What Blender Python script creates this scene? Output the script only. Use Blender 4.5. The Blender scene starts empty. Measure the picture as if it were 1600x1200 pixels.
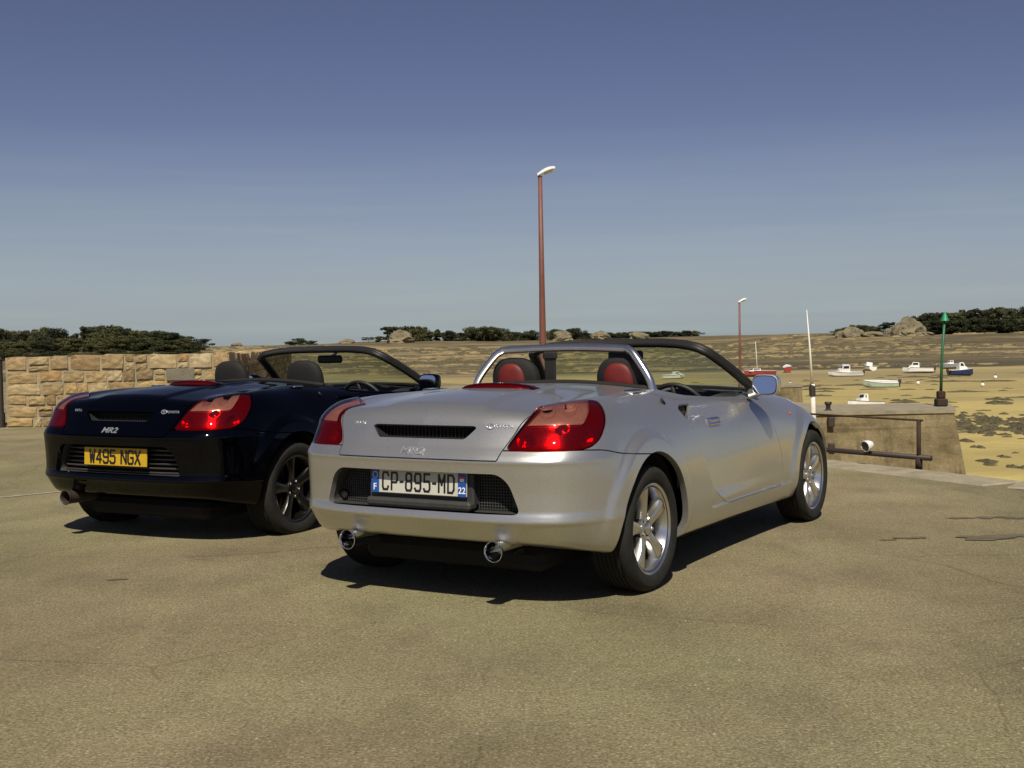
import bpy, math, random
from functools import lru_cache
import numpy as np
from mathutils import Matrix, Vector

# ------------------------------------------------------------------ camera, sky, sun, exposure
sc = bpy.context.scene
COL = sc.collection
R = math.radians
cam = bpy.data.objects.new('camera', bpy.data.cameras.new('camera'))
COL.objects.link(cam)
cam.data.sensor_width = 36.0
cam.data.lens = 1928.2 / 1600 * 36
cam.data.clip_start = 0.05
cam.data.clip_end = 60000
cam.matrix_world = (Matrix.Translation((0, 0, 1.174)) @ Matrix.Rotation(R(90 - 2.022), 4, 'X')
                    @ Matrix.Rotation(R(-1.0), 4, 'Z'))
sc.camera = cam

SUN_EL = 52.5          # the sun stands behind the photographer
SUN_AZ = 180.0         # degrees clockwise from +Y
world = bpy.data.worlds.new('World')
sc.world = world
world.use_nodes = True
wn = world.node_tree
wn.nodes.clear()
w_out = wn.nodes.new('ShaderNodeOutputWorld')
w_bg = wn.nodes.new('ShaderNodeBackground')
w_sky = wn.nodes.new('ShaderNodeTexSky')
w_sky.sky_type = 'NISHITA'
w_sky.sun_disc = False
w_sky.sun_elevation = R(SUN_EL)
w_sky.sun_rotation = R(SUN_AZ)
w_sky.altitude = 0
w_sky.air_density = 1.0
w_sky.dust_density = 0.55
w_sky.ozone_density = 6.0
w_tint = wn.nodes.new('ShaderNodeMix')
w_tint.data_type = 'RGBA'
w_tint.blend_type = 'MULTIPLY'
w_tint.inputs['Factor'].default_value = 1.0
w_tint.inputs[7].default_value = (0.98, 0.90, 0.97, 1)
wn.links.new(w_sky.outputs[0], w_tint.inputs[6])
# thin streaks of high cloud low over the horizon
w_tc = wn.nodes.new('ShaderNodeTexCoord')
w_map = wn.nodes.new('ShaderNodeMapping')
w_map.inputs['Scale'].default_value = (3.0, 3.0, 60.0)
w_noise = wn.nodes.new('ShaderNodeTexNoise')
w_noise.inputs['Scale'].default_value = 1.6
w_noise.inputs['Detail'].default_value = 5
w_ramp = wn.nodes.new('ShaderNodeMapRange')
w_ramp.inputs[1].default_value = 0.38
w_ramp.inputs[3].default_value = 0.56
w_ramp.inputs[2].default_value = 0.75
w_ramp.inputs[4].default_value = 0.92
w_sep = wn.nodes.new('ShaderNodeSeparateXYZ')
w_low = wn.nodes.new('ShaderNodeMapRange')
w_low.inputs[1].default_value = 0.17
w_low.inputs[2].default_value = 0.0
w_mul = wn.nodes.new('ShaderNodeMath')
w_mul.operation = 'MULTIPLY'
w_cl = wn.nodes.new('ShaderNodeMix')
w_cl.data_type = 'RGBA'
w_cl.inputs[7].default_value = (5.7, 7.0, 7.1, 1)
wn.links.new(w_tc.outputs['Generated'], w_map.inputs[0])
wn.links.new(w_map.outputs[0], w_noise.inputs[0])
wn.links.new(w_noise.outputs[0], w_ramp.inputs[0])
wn.links.new(w_tc.outputs['Generated'], w_sep.inputs[0])
wn.links.new(w_sep.outputs[2], w_low.inputs[0])
wn.links.new(w_ramp.outputs[0], w_mul.inputs[0])
wn.links.new(w_low.outputs[0], w_mul.inputs[1])
wn.links.new(w_mul.outputs[0], w_cl.inputs[0])
w_gam = wn.nodes.new('ShaderNodeGamma')
w_gam.inputs[1].default_value = 1.25
wn.links.new(w_tint.outputs[2], w_gam.inputs[0])
w_bw = wn.nodes.new('ShaderNodeRGBToBW')
w_des = wn.nodes.new('ShaderNodeMix')
w_des.data_type = 'RGBA'
w_des.inputs[0].default_value = 0.44
wn.links.new(w_gam.outputs[0], w_bw.inputs[0])
wn.links.new(w_gam.outputs[0], w_des.inputs[6])
wn.links.new(w_bw.outputs[0], w_des.inputs[7])
w_t2 = wn.nodes.new('ShaderNodeMix')
w_t2.data_type = 'RGBA'
w_t2.blend_type = 'MULTIPLY'
w_t2.inputs[0].default_value = 1.0
w_t2.inputs[7].default_value = (0.65, 0.632, 0.71, 1)
wn.links.new(w_des.outputs[2], w_t2.inputs[6])
wn.links.new(w_t2.outputs[2], w_cl.inputs[6])
wn.links.new(w_cl.outputs[2], w_bg.inputs[0])
wn.links.new(w_bg.outputs[0], w_out.inputs[0])
w_bg.inputs['Strength'].default_value = 0.06

sun = bpy.data.objects.new('sun', bpy.data.lights.new('sun', 'SUN'))
COL.objects.link(sun)
sun.data.energy = 5.0
sun.data.angle = R(0.53)
sun.data.color = (1.0, 0.93, 0.8)
sun.rotation_euler = (R(90 - SUN_EL), 0, R(180 - SUN_AZ))

sc.view_settings.view_transform = 'Standard'
sc.view_settings.look = 'None'
sc.view_settings.gamma = 1
sc.view_settings.exposure = 0.06
sc.render.engine = 'CYCLES'
sc.cycles.max_bounces = 8
sc.cycles.caustics_reflective = False
sc.cycles.caustics_refractive = False
sc.cycles.transparent_max_bounces = 12

# ------------------------------------------------------------------ helpers
rng = np.random.default_rng(7)
random.seed(5)


def tag(o, label=None, cat=None, group=None, kind=None):
    if label: o['label'] = label
    if cat: o['category'] = cat
    if group: o['group'] = group
    if kind: o['kind'] = kind
    return o


def empty(name, loc=(0, 0, 0), rz=0.0, parent=None):
    o = bpy.data.objects.new(name, None)
    COL.objects.link(o)
    o.empty_display_size = 0.2
    o.location = loc
    o.rotation_euler = (0, 0, rz)
    o.parent = parent
    return o


def mesh_data(name, V, F, smooth=False, normals=None):
    me = bpy.data.meshes.new(name)
    V = np.asarray(V, dtype=np.float64)
    if isinstance(F, np.ndarray):
        n, k = F.shape
        me.vertices.add(len(V))
        me.vertices.foreach_set('co', V.astype(np.float32).ravel())
        me.loops.add(n * k)
        me.loops.foreach_set('vertex_index', F.astype(np.int32).ravel())
        me.polygons.add(n)
        me.polygons.foreach_set('loop_start', np.arange(0, n * k, k, dtype=np.int32))
        me.update(calc_edges=True)
    else:
        me.from_pydata([tuple(v) for v in V], [], [tuple(int(i) for i in f) for f in F])
    me.validate()
    if smooth:
        me.polygons.foreach_set('use_smooth', np.ones(len(me.polygons), dtype=bool))
    if normals is not None and len(me.vertices) == len(normals):
        me.normals_split_custom_set_from_vertices([tuple(n) for n in normals])
    return me


def link(name, me, mat=None, parent=None, loc=(0, 0, 0), rot=(0, 0, 0), scale=(1, 1, 1), own=False):
    o = bpy.data.objects.new(name, me)
    COL.objects.link(o)
    o.location = loc
    o.rotation_euler = rot
    o.scale = scale
    o.parent = parent
    if mat is not None:
        if len(me.materials) == 0:
            me.materials.append(mat)
        if me.materials[0] != mat:
            o.material_slots[0].link = 'OBJECT'
            o.material_slots[0].material = mat
    return o


class MB:
    """collects simple shapes into one mesh"""
    def __init__(s):
        s.v = []; s.f = []; s.sm = False

    def add(s, V, F):
        b = len(s.v)
        s.v += [tuple(map(float, v)) for v in V]
        s.f += [tuple(int(i) + b for i in f) for f in F]

    def box(s, lo, hi, m=None, bev=0.0):
        x0, y0, z0 = lo; x1, y1, z1 = hi
        if bev > 0:
            b = min(bev, (x1 - x0) * .45, (y1 - y0) * .45, (z1 - z0) * .45)
            V = []
            for x, sx in ((x0, 1), (x1, -1)):
                for y, sy in ((y0, 1), (y1, -1)):
                    for z, sz in ((z0, 1), (z1, -1)):
                        V += [(x, y + sy * b, z + sz * b), (x + sx * b, y, z + sz * b), (x + sx * b, y + sy * b, z)]
            idx = lambda i, j, k, a: (i * 4 + j * 2 + k) * 3 + a
            F = []
            for i in (0, 1):
                q = [idx(i, 0, 0, 0), idx(i, 1, 0, 0), idx(i, 1, 1, 0), idx(i, 0, 1, 0)]
                F.append(q if i else q[::-1])
                q = [idx(0, i, 0, 1), idx(0, i, 1, 1), idx(1, i, 1, 1), idx(1, i, 0, 1)]
                F.append(q if i else q[::-1])
                q = [idx(0, 0, i, 2), idx(1, 0, i, 2), idx(1, 1, i, 2), idx(0, 1, i, 2)]
                F.append(q if i else q[::-1])
            for j in (0, 1):
                for k in (0, 1):
                    q = [idx(0, j, k, 1), idx(1, j, k, 1), idx(1, j, k, 2), idx(0, j, k, 2)]
                    F.append(q if (j == k) else q[::-1])
                    q = [idx(j, 0, k, 0), idx(j, 1, k, 0), idx(j, 1, k, 2), idx(j, 0, k, 2)]
                    F.append(q if (j != k) else q[::-1])
                    q = [idx(j, k, 0, 0), idx(j, k, 1, 0), idx(j, k, 1, 1), idx(j, k, 0, 1)]
                    F.append(q if (j == k) else q[::-1])
            for i in (0, 1):
                for j in (0, 1):
                    for k in (0, 1):
                        q = [idx(i, j, k, 0), idx(i, j, k, 1), idx(i, j, k, 2)]
                        F.append(q if (i + j + k) % 2 else q[::-1])
        else:
            V = [(x, y, z) for x in (x0, x1) for y in (y0, y1) for z in (z0, z1)]
            F = [(0, 1, 3, 2), (4, 6, 7, 5), (0, 4, 5, 1), (2, 3, 7, 6), (0, 2, 6, 4), (1, 5, 7, 3)]
        if m is not None:
            V = [tuple(m @ Vector(v)) for v in V]
        s.add(V, F)
        return s

    def tube(s, pts, r, n=10, cap=True):
        pts = np.asarray(pts, float)
        rr = np.broadcast_to(np.asarray(r, float), (len(pts),))
        T = np.gradient(pts, axis=0)
        T /= np.linalg.norm(T, axis=1)[:, None] + 1e-12
        up = np.array([0, 0, 1.]) if abs(T[0, 2]) < .9 else np.array([1., 0, 0])
        V = []
        u = np.cross(up, T[0]); u /= np.linalg.norm(u)
        for i in range(len(pts)):
            u = u - T[i] * (u @ T[i]); u /= np.linalg.norm(u)
            w = np.cross(T[i], u)
            for k in range(n):
                a = 2 * math.pi * k / n
                V.append(pts[i] + rr[i] * (math.cos(a) * u + math.sin(a) * w))
        F = []
        for i in range(len(pts) - 1):
            for k in range(n):
                a = i * n + k; b = i * n + (k + 1) % n
                F.append((a, b, b + n, a + n))
        if cap:
            F.append(tuple(range(n))[::-1])
            F.append(tuple((len(pts) - 1) * n + k for k in range(n)))
        s.add(V, F)
        return s

    def lathe(s, prof, n=32, axis='z', origin=(0, 0, 0)):
        """prof: list of (radius, axial)"""
        V = []
        for (r, a) in prof:
            for k in range(n):
                t = 2 * math.pi * k / n
                c, q = r * math.cos(t), r * math.sin(t)
                p = {'z': (c, q, a), 'x': (a, c, q), 'y': (q, a, c)}[axis]
                V.append((p[0] + origin[0], p[1] + origin[1], p[2] + origin[2]))
        F = []
        for i in range(len(prof) - 1):
            for k in range(n):
                a = i * n + k; b = i * n + (k + 1) % n
                F.append((a, b, b + n, a + n))
        s.add(V, F)
        return s

    def grid(s, P):
        P = np.asarray(P, float)
        a, b = P.shape[:2]
        F = [(i * b + j, i * b + j + 1, (i + 1) * b + j + 1, (i + 1) * b + j) for i in range(a - 1) for j in range(b - 1)]
        s.add(P.reshape(-1, 3), F)
        return s

    def data(s, name, smooth=False, angle=None):
        me = mesh_data(name, s.v, s.f, smooth or angle is not None)
        if angle is not None:
            try:
                me.set_sharp_from_angle(angle=R(angle))
            except Exception:
                pass
        return me

    def build(s, name, mat, parent=None, loc=(0, 0, 0), rot=(0, 0, 0), smooth=False, angle=None):
        return link(name, s.data(name, smooth, angle), mat, parent, loc, rot)


# ------------------------------------------------------------------ materials
def new_mat(name):
    m = bpy.data.materials.new(name)
    m.use_nodes = True
    return m, m.node_tree, m.node_tree.nodes['Principled BSDF']


def pmat(name, col, rough=.5, metal=0., coat=0., coat_rough=.03, spec=.5, noise=0., nscale=8., bump=0., bscale=40., bdist=.01, col2=None, rnoise=0.):
    m, nt, b = new_mat(name)
    b.inputs['Base Color'].default_value = (*col, 1)
    b.inputs['Roughness'].default_value = rough
    b.inputs['Metallic'].default_value = metal
    b.inputs['Coat Weight'].default_value = coat
    b.inputs['Coat Roughness'].default_value = coat_rough
    b.inputs['Specular IOR Level'].default_value = spec
    tc = nt.nodes.new('ShaderNodeTexCoord')
    if noise > 0 or col2 or rnoise > 0:
        n = nt.nodes.new('ShaderNodeTexNoise')
        n.inputs['Scale'].default_value = nscale
        n.inputs['Detail'].default_value = 6
        n.inputs['Roughness'].default_value = .65
        nt.links.new(tc.outputs['Object'], n.inputs['Vector'])
        r = nt.nodes.new('ShaderNodeMapRange')
        r.inputs[1].default_value = .3; r.inputs[2].default_value = .7
        nt.links.new(n.outputs[0], r.inputs[0])
        if noise > 0 or col2:
            c2 = col2 or tuple(c * (1 - noise) for c in col)
            mx = nt.nodes.new('ShaderNodeMix'); mx.data_type = 'RGBA'
            mx.inputs[6].default_value = (*c2, 1)
            mx.inputs[7].default_value = (*[min(1, c * (1 + noise * .5)) for c in col], 1)
            nt.links.new(r.outputs[0], mx.inputs[0])
            nt.links.new(mx.outputs[2], b.inputs['Base Color'])
        if rnoise > 0:
            r2 = nt.nodes.new('ShaderNodeMapRange')
            r2.inputs[3].default_value = rough - rnoise; r2.inputs[4].default_value = rough + rnoise
            nt.links.new(n.outputs[0], r2.inputs[0])
            nt.links.new(r2.outputs[0], b.inputs['Roughness'])
    if bump > 0:
        n2 = nt.nodes.new('ShaderNodeTexNoise')
        n2.inputs['Scale'].default_value = bscale
        n2.inputs['Detail'].default_value = 5
        nt.links.new(tc.outputs['Object'], n2.inputs['Vector'])
        bp = nt.nodes.new('ShaderNodeBump')
        bp.inputs['Strength'].default_value = bump
        bp.inputs['Distance'].default_value = bdist
        nt.links.new(n2.outputs[0], bp.inputs['Height'])
        nt.links.new(bp.outputs[0], b.inputs['Normal'])
    return m


def glass_mat(name, tint, rough=0.0, ior=1.5, minref=0.0):
    """thin pane: fresnel reflection over tinted see-through"""
    m = bpy.data.materials.new(name); m.use_nodes = True
    nt = m.node_tree; nt.nodes.clear()
    o = nt.nodes.new('ShaderNodeOutputMaterial')
    t = nt.nodes.new('ShaderNodeBsdfTransparent'); t.inputs[0].default_value = (*tint, 1)
    g = nt.nodes.new('ShaderNodeBsdfGlossy'); g.inputs['Roughness'].default_value = rough
    lw = nt.nodes.new('ShaderNodeLayerWeight'); lw.inputs[0].default_value = .5
    pw = nt.nodes.new('ShaderNodeMath'); pw.operation = 'POWER'; pw.inputs[1].default_value = 5
    fr = nt.nodes.new('ShaderNodeMath'); fr.operation = 'MULTIPLY_ADD'; fr.inputs[1].default_value = .95; fr.inputs[2].default_value = ((ior - 1) / (ior + 1)) ** 2
    nt.links.new(lw.outputs['Facing'], pw.inputs[0]); nt.links.new(pw.outputs[0], fr.inputs[0])
    mx = nt.nodes.new('ShaderNodeMixShader')
    nt.links.new(fr.outputs[0], mx.inputs[0])
    nt.links.new(t.outputs[0], mx.inputs[1]); nt.links.new(g.outputs[0], mx.inputs[2])
    nt.links.new(mx.outputs[0], o.inputs[0])
    return m


def metal_paint(name, col, metal, rough, coat, flake=0.0):
    m, nt, b = new_mat(name)
    b.inputs['Base Color'].default_value = (*col, 1)
    b.inputs['Metallic'].default_value = metal
    b.inputs['Roughness'].default_value = rough
    b.inputs['Coat Weight'].default_value = coat
    b.inputs['Coat Roughness'].default_value = .04
    if metal == 0: b.inputs['Specular IOR Level'].default_value = 0
    tc = nt.nodes.new('ShaderNodeTexCoord')
    if flake > 0:
        v = nt.nodes.new('ShaderNodeTexVoronoi'); v.inputs['Scale'].default_value = 420
        nt.links.new(tc.outputs['Object'], v.inputs['Vector'])
        mx = nt.nodes.new('ShaderNodeMix'); mx.data_type = 'RGBA'
        mx.inputs[6].default_value = (*[c * (1 - flake) for c in col], 1)
        mx.inputs[7].default_value = (*[min(1, c * (1 + flake)) for c in col], 1)
        sp = nt.nodes.new('ShaderNodeSeparateColor')
        nt.links.new(v.outputs['Color'], sp.inputs[0])
        nt.links.new(sp.outputs[0], mx.inputs[0])
        nt.links.new(mx.outputs[2], b.inputs['Base Color'])
    # road dust: a little more roughness in broad patches
    n = nt.nodes.new('ShaderNodeTexNoise'); n.inputs['Scale'].default_value = 3.5; n.inputs['Detail'].default_value = 8
    nt.links.new(tc.outputs['Object'], n.inputs['Vector'])
    r2 = nt.nodes.new('ShaderNodeMapRange'); r2.inputs[1].default_value = .35; r2.inputs[2].default_value = .75
    r2.inputs[3].default_value = .02; r2.inputs[4].default_value = .11
    nt.links.new(n.outputs[0], r2.inputs[0]); nt.links.new(r2.outputs[0], b.inputs['Coat Roughness'])
    return m


M = {}
M['silver'] = metal_paint('silver_paint', (.58, .568, .53), .88, .38, .6, .09)
M['navy'] = metal_paint('navy_paint', (.0004, .0005, .0014), 0, .35, .5)
M['black_plastic'] = pmat('black_plastic', (.012, .011, .010), .55, bump=.15, bscale=300, bdist=.001, noise=.2, nscale=20)
M['grey_plastic'] = pmat('grey_plastic', (.034, .034, .032), .6, noise=.25, nscale=14, bump=.2, bscale=260, bdist=.001)
M['intake'] = pmat('intake_lining', (.018, .014, .010), .85, noise=.3, nscale=20)
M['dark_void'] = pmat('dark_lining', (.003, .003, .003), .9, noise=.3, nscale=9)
M['rubber'] = pmat('tyre_rubber', (.018, .017, .014), .82, noise=.35, nscale=18, bump=.3, bscale=90, bdist=.002, spec=.3)
M['alloy'] = pmat('alloy_silver', (.62, .61, .58), .22, .95, coat=.3, noise=.12, nscale=12)
M['alloy_dark'] = pmat('alloy_dark', (.045, .043, .04), .28, .9, coat=.3, noise=.2, nscale=12)
M['chrome'] = pmat('chrome', (.78, .78, .77), .07, 1.0, rnoise=.04, nscale=20)
M['badge'] = pmat('badge_metal', (.78, .78, .77), .22, .8, noise=.06, nscale=30)
M['steel_dark'] = pmat('dull_steel', (.16, .15, .13), .45, .9, noise=.4, nscale=25)
M['red_lens'] = glass_mat('red_lens', (.46, .008, .010), .02, 1.45)
M['clear_lens'] = glass_mat('clear_lens', (.80, .50, .41), .02, 1.5)
M['reflector'] = pmat('lamp_reflector', (.85, .8, .78), .22, .7, noise=.15, nscale=60, bump=.15, bscale=120, bdist=.004)
M['glass'] = glass_mat('screen_glass', (.74, .82, .70), 0, 1.5)
M['mirror'] = pmat('mirror_glass', (.75, .8, .85), .02, 1.0, noise=.04, nscale=3)
M['red_fabric'] = pmat('red_seat_leather', (.13, .008, .006), .6, noise=.25, nscale=14, bump=.2, bscale=120, bdist=.002)
M['black_fabric'] = pmat('black_seat_cloth', (.006, .005, .0045), .8, noise=.3, nscale=30, bump=.3, bscale=200, bdist=.002)
M['plate_white'] = pmat('plate_white', (.55, .54, .46), .4, noise=.08, nscale=9)
M['plate_yellow'] = pmat('plate_yellow', (.55, .34, .012), .4, noise=.08, nscale=9)
M['plate_blue'] = pmat('plate_blue', (.012, .075, .33), .4, noise=.08, nscale=9)
M['ink'] = pmat('plate_ink', (.008, .008, .008), .45, noise=.1)
M['amber'] = pmat('amber_lens', (.55, .14, .02), .15, coat=1.0, noise=.1, nscale=30)
M['white_ink'] = pmat('white_ink', (.8, .8, .8), .45, noise=.05)
M['red_ink'] = pmat('red_ink', (.5, .02, .03), .45, noise=.05)

# ------------------------------------------------------------------ roadster body, x right, y forward from the rear axle, z up
def pchip(kn):
    X = np.array([k[0] for k in kn], float); Y = np.array([k[1] for k in kn], float)
    h = np.diff(X); d = np.diff(Y) / h
    m = np.zeros(len(X))
    for i in range(1, len(X) - 1):
        if d[i - 1] * d[i] > 0:
            w1 = 2 * h[i] + h[i - 1]; w2 = h[i] + 2 * h[i - 1]
            m[i] = (w1 + w2) / (w1 / d[i - 1] + w2 / d[i])
    m[0] = d[0]; m[-1] = d[-1]

    def f(x):
        x = np.asarray(x, float)
        i = np.clip(np.searchsorted(X, x) - 1, 0, len(h) - 1)
        t = np.clip((x - X[i]) / h[i], 0, 1)
        t2 = t * t; t3 = t2 * t
        v = (2 * t3 - 3 * t2 + 1) * Y[i] + (t3 - 2 * t2 + t) * h[i] * m[i] + (-2 * t3 + 3 * t2) * Y[i + 1] + (t3 - t2) * h[i] * m[i + 1]
        v = v + np.where(x < X[0], (x - X[0]) * m[0], 0) + np.where(x > X[-1], (x - X[-1]) * m[-1], 0)
        return v
    return f


def ss(a, b, x):
    t = np.clip((x - a) / (b - a), 0, 1)
    return t * t * (3 - 2 * t)


def smax(a, b, k):
    h = np.maximum(k - np.abs(a - b), 0) / k
    return np.maximum(a, b) + h * h * k * .25


f_W0 = pchip([(-.9, .80), (-.5, .826), (-.2, .836), (0, .838), (.35, .832), (.7, .818), (1.2, .808), (1.7, .812), (2.1, .822), (2.45, .830), (2.75, .828), (3.2, .80)])
f_Tc = pchip([(-.9, .80), (-.62, .874), (-.45, .898), (-.3, .914), (0, .933), (.35, .942), (.65, .940), (1.0, .922), (1.3, .902), (1.6, .882), (1.8, .868), (2.0, .845), (2.45, .785), (2.8, .705), (3.05, .60), (3.2, .48)])
f_cr = pchip([(-.9, .10), (-.3, .12), (.4, .13), (1.4, .09), (2.0, .06), (3.2, .10)])
f_R0 = pchip([(.1, -.50), (.22, -.59), (.29, -.662), (.34, -.70), (.372, -.722), (.394, -.738), (.413, -.735), (.44, -.729), (.5, -.73), (.6, -.738), (.635, -.741), (.650, -.744), (.668, -.736), (.69, -.718), (.715, -.695), (.76, -.668), (.82, -.640), (.86, -.612), (.9, -.575), (1.0, -.47)])
f_Rc = pchip([(0, 0), (.3, .008), (.5, .032), (.6, .058), (.68, .10), (.75, .165), (.82, .26), (.95, .5)])
f_F0 = pchip([(.1, 2.98), (.2, 3.06), (.3, 3.11), (.42, 3.125), (.52, 3.11), (.6, 3.05), (.7, 2.9), (.9, 2.5)])
f_Fc = pchip([(0, 0), (.3, .02), (.5, .06), (.65, .13), (.75, .215), (.85, .38)])
f_zb = pchip([(-.8, .290), (-.62, .285), (-.45, .25), (-.25, .215), (.3, .195), (1.0, .185), (2.2, .18), (2.9, .2), (3.2, .24)])
f_yb = pchip([(.20, 1.15), (.29, 1.05), (.33, .93), (.40, .80), (.54, .69), (.64, .64), (.72, .605), (.82, .57), (1.0, .54)])
RW, FW = (0.0, .293), (2.45, .288)


def sdf(P):
    x, y, z = P[..., 0], P[..., 1], P[..., 2]
    ax = np.abs(x)
    W = f_W0(y) - (.95 - .25 * (1 - ss(-.25, .3, y))) * np.maximum(z - .52, 0) ** 2 - 1.2 * np.maximum(.36 - z, 0) ** 2
    r = np.hypot(y - RW[0], z - RW[1])
    W = W + .027 * (1 - ss(.415, .468, r)) * ss(.15, .3, z)
    r = np.hypot(y - FW[0], z - FW[1])
    W = W + .018 * (1 - ss(.39, .45, r)) * ss(.15, .3, z)
    # hollow of the door behind the side intake, and the sill step under it
    e = np.minimum(y - f_yb(z), (z - .305) * .7)
    rec = ss(0, .05, e) * (1 - ss(.8, 1.8, y)) * (1 - ss(.76, .86, z)) * (.3 + .7 * ss(.31, .60, z))
    W = W - .042 * rec
    e2 = np.minimum(y - .36, 2.06 - y)
    W = W - .010 * ss(.0, .012, z - .285) * ss(0, .12, e2) * (1 - ss(.34, .55, z)) * ss(0, .1, y - .75)
    d_side = (ax - W) * .97
    fend = .040 * np.exp(-((ax - .66) / .14) ** 2) * np.exp(-((y - 2.45) / .5) ** 2) + .034 * np.exp(-((ax - .68) / .14) ** 2) * ss(-.66, -.38, y) * (1 - ss(.25, .9, y))
    lidb = .010 * (1 - ss(.17, .24, ax - .12 * np.clip(-y, 0, 1))) * (1 - ss(.25, .45, y)) * ss(-.62, -.5, y)
    T = f_Tc(y) - f_cr(y) * ax ** 2 + fend + lidb
    d_top = (z - T) * .97
    d_rear = (f_R0(z) + f_Rc(ax) - y) * .92
    d_front = (y - f_F0(z) + f_Fc(ax)) * .9
    d_bot = f_zb(y) - z
    d = smax(d_side, d_rear, .14)
    d = smax(d, d_front, .14)
    k2 = .05 + (.03 + .07 * ss(-.3, .2, y)) * ss(.35, .62, ax) * ss(-.66, -.3, y) + .08 * ss(1.8, 2.4, y)
    d = smax(d, d_top, k2)
    return smax(d, d_bot, .03)


def grad(P):
    e = 1e-3
    g = np.empty_like(P)
    for i in range(3):
        Q = P.copy(); Q[..., i] += e
        S = P.copy(); S[..., i] -= e
        g[..., i] = sdf(Q) - sdf(S)
    ln = np.linalg.norm(g, axis=-1, keepdims=True)
    return g / (ln + 1e-12)


def body_grid():
    hw, lo, hi = .84, -.34, .46
    ys, yf = -.22, 2.72
    dirs = []; orig = []
    side_y = np.linspace(ys, yf, 226)
    rear_a = np.linspace(-90, 90, 151)[1:-1]
    front_a = np.linspace(-90, 90, 61)[1:-1]
    plan = [((0, y), (1, 0)) for y in side_y]
    plan += [((0, yf), (math.cos(R(a + 90)) * -1, math.sin(R(a + 90)))) for a in front_a[::1]] if False else \
            [((0, yf), (math.cos(R(t)), math.sin(R(t)))) for t in np.linspace(0, 180, 62)[1:-1]]
    plan += [((0, y), (-1, 0)) for y in side_y[::-1]]
    plan += [((0, ys), (math.cos(R(t)), math.sin(R(t)))) for t in np.linspace(180, 360, 182)[1:-1]]
    prof = [(t * hw, lo) for t in np.linspace(0, 1, 14)[1:-1]] + [(hw, z) for z in np.linspace(lo, hi, 96)] + \
           [(t * hw, hi) for t in np.linspace(1, 0, 62)[1:-1]]
    O = np.array([[o[0], o[1], 0] for o, d in plan])
    D2 = np.array([d for o, d in plan])
    pr = np.array(prof)
    D = np.zeros((len(plan), len(pr), 3))
    D[..., 0] = D2[:, None, 0] * pr[None, :, 0]
    D[..., 1] = D2[:, None, 1] * pr[None, :, 0]
    D[..., 2] = pr[None, :, 1]
    D /= np.linalg.norm(D, axis=-1, keepdims=True)
    O = np.repeat(O[:, None, :], len(pr), 1)
    O[..., 2] = .5 - .06 * ss(1.5, 2.7, O[..., 1])
    a = np.zeros(O.shape[:2]); b = np.full(O.shape[:2], 1.9)
    for _ in range(36):
        m = (a + b) / 2
        s = sdf(O + D * m[..., None])
        a = np.where(s < 0, m, a); b = np.where(s < 0, b, m)
    P = O + D * a[..., None]
    nu, nv = P.shape[:2]
    V = P.reshape(-1, 3)
    i = np.arange(nu)[:, None]; j = np.arange(nv - 1)[None, :]
    A = (i * nv + j).ravel(); B = (((i + 1) % nu) * nv + j).ravel(); C = B + 1; Dd = A + 1
    # orient outwards
    F = np.vstack([np.stack([A, B, C], 1), np.stack([A, C, Dd], 1)])
    # close the seam on top (strip across the centre line) and leave the underside to the floor pan
    nside = len(side_y)
    top = nv - 1
    def strip(row):
        ids = []
        nf = 60
        Lr = [k for k in range(nside)]
        Rr = [nside + nf + (nside - 1 - k) for k in range(nside)]
        T = []
        for k in range(nside - 1):
            a0, a1 = Lr[k] * nv + row, Lr[k + 1] * nv + row
            b0, b1 = Rr[k] * nv + row, Rr[k + 1] * nv + row
            T += [(a0, a1, b1), (a0, b1, b0)]
        fr = [nside - 1 + k for k in range(nf + 2)]
        for k in range(1, len(fr) - 1):
            T.append((fr[0] * nv + row, fr[k] * nv + row, fr[k + 1] * nv + row))
        rr = [nside + nf + nside - 1 + k for k in range(180 + 1)] + [0]
        for k in range(1, len(rr) - 1):
            T.append((rr[0] * nv + row, rr[k] * nv + row, rr[k + 1] * nv + row))
        return np.array(T)
    F = np.vstack([F, strip(top), strip(0)[:, ::-1]])
    n = np.cross(V[F[:, 1]] - V[F[:, 0]], V[F[:, 2]] - V[F[:, 0]])
    c = V[F].mean(1)
    flip = (n * grad(c)).sum(1) < 0
    F[flip] = F[flip][:, ::-1]
    return V, F


def compact(V, F):
    u, inv = np.unique(F.ravel(), return_inverse=True)
    return V[u], inv.reshape(F.shape)


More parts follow.
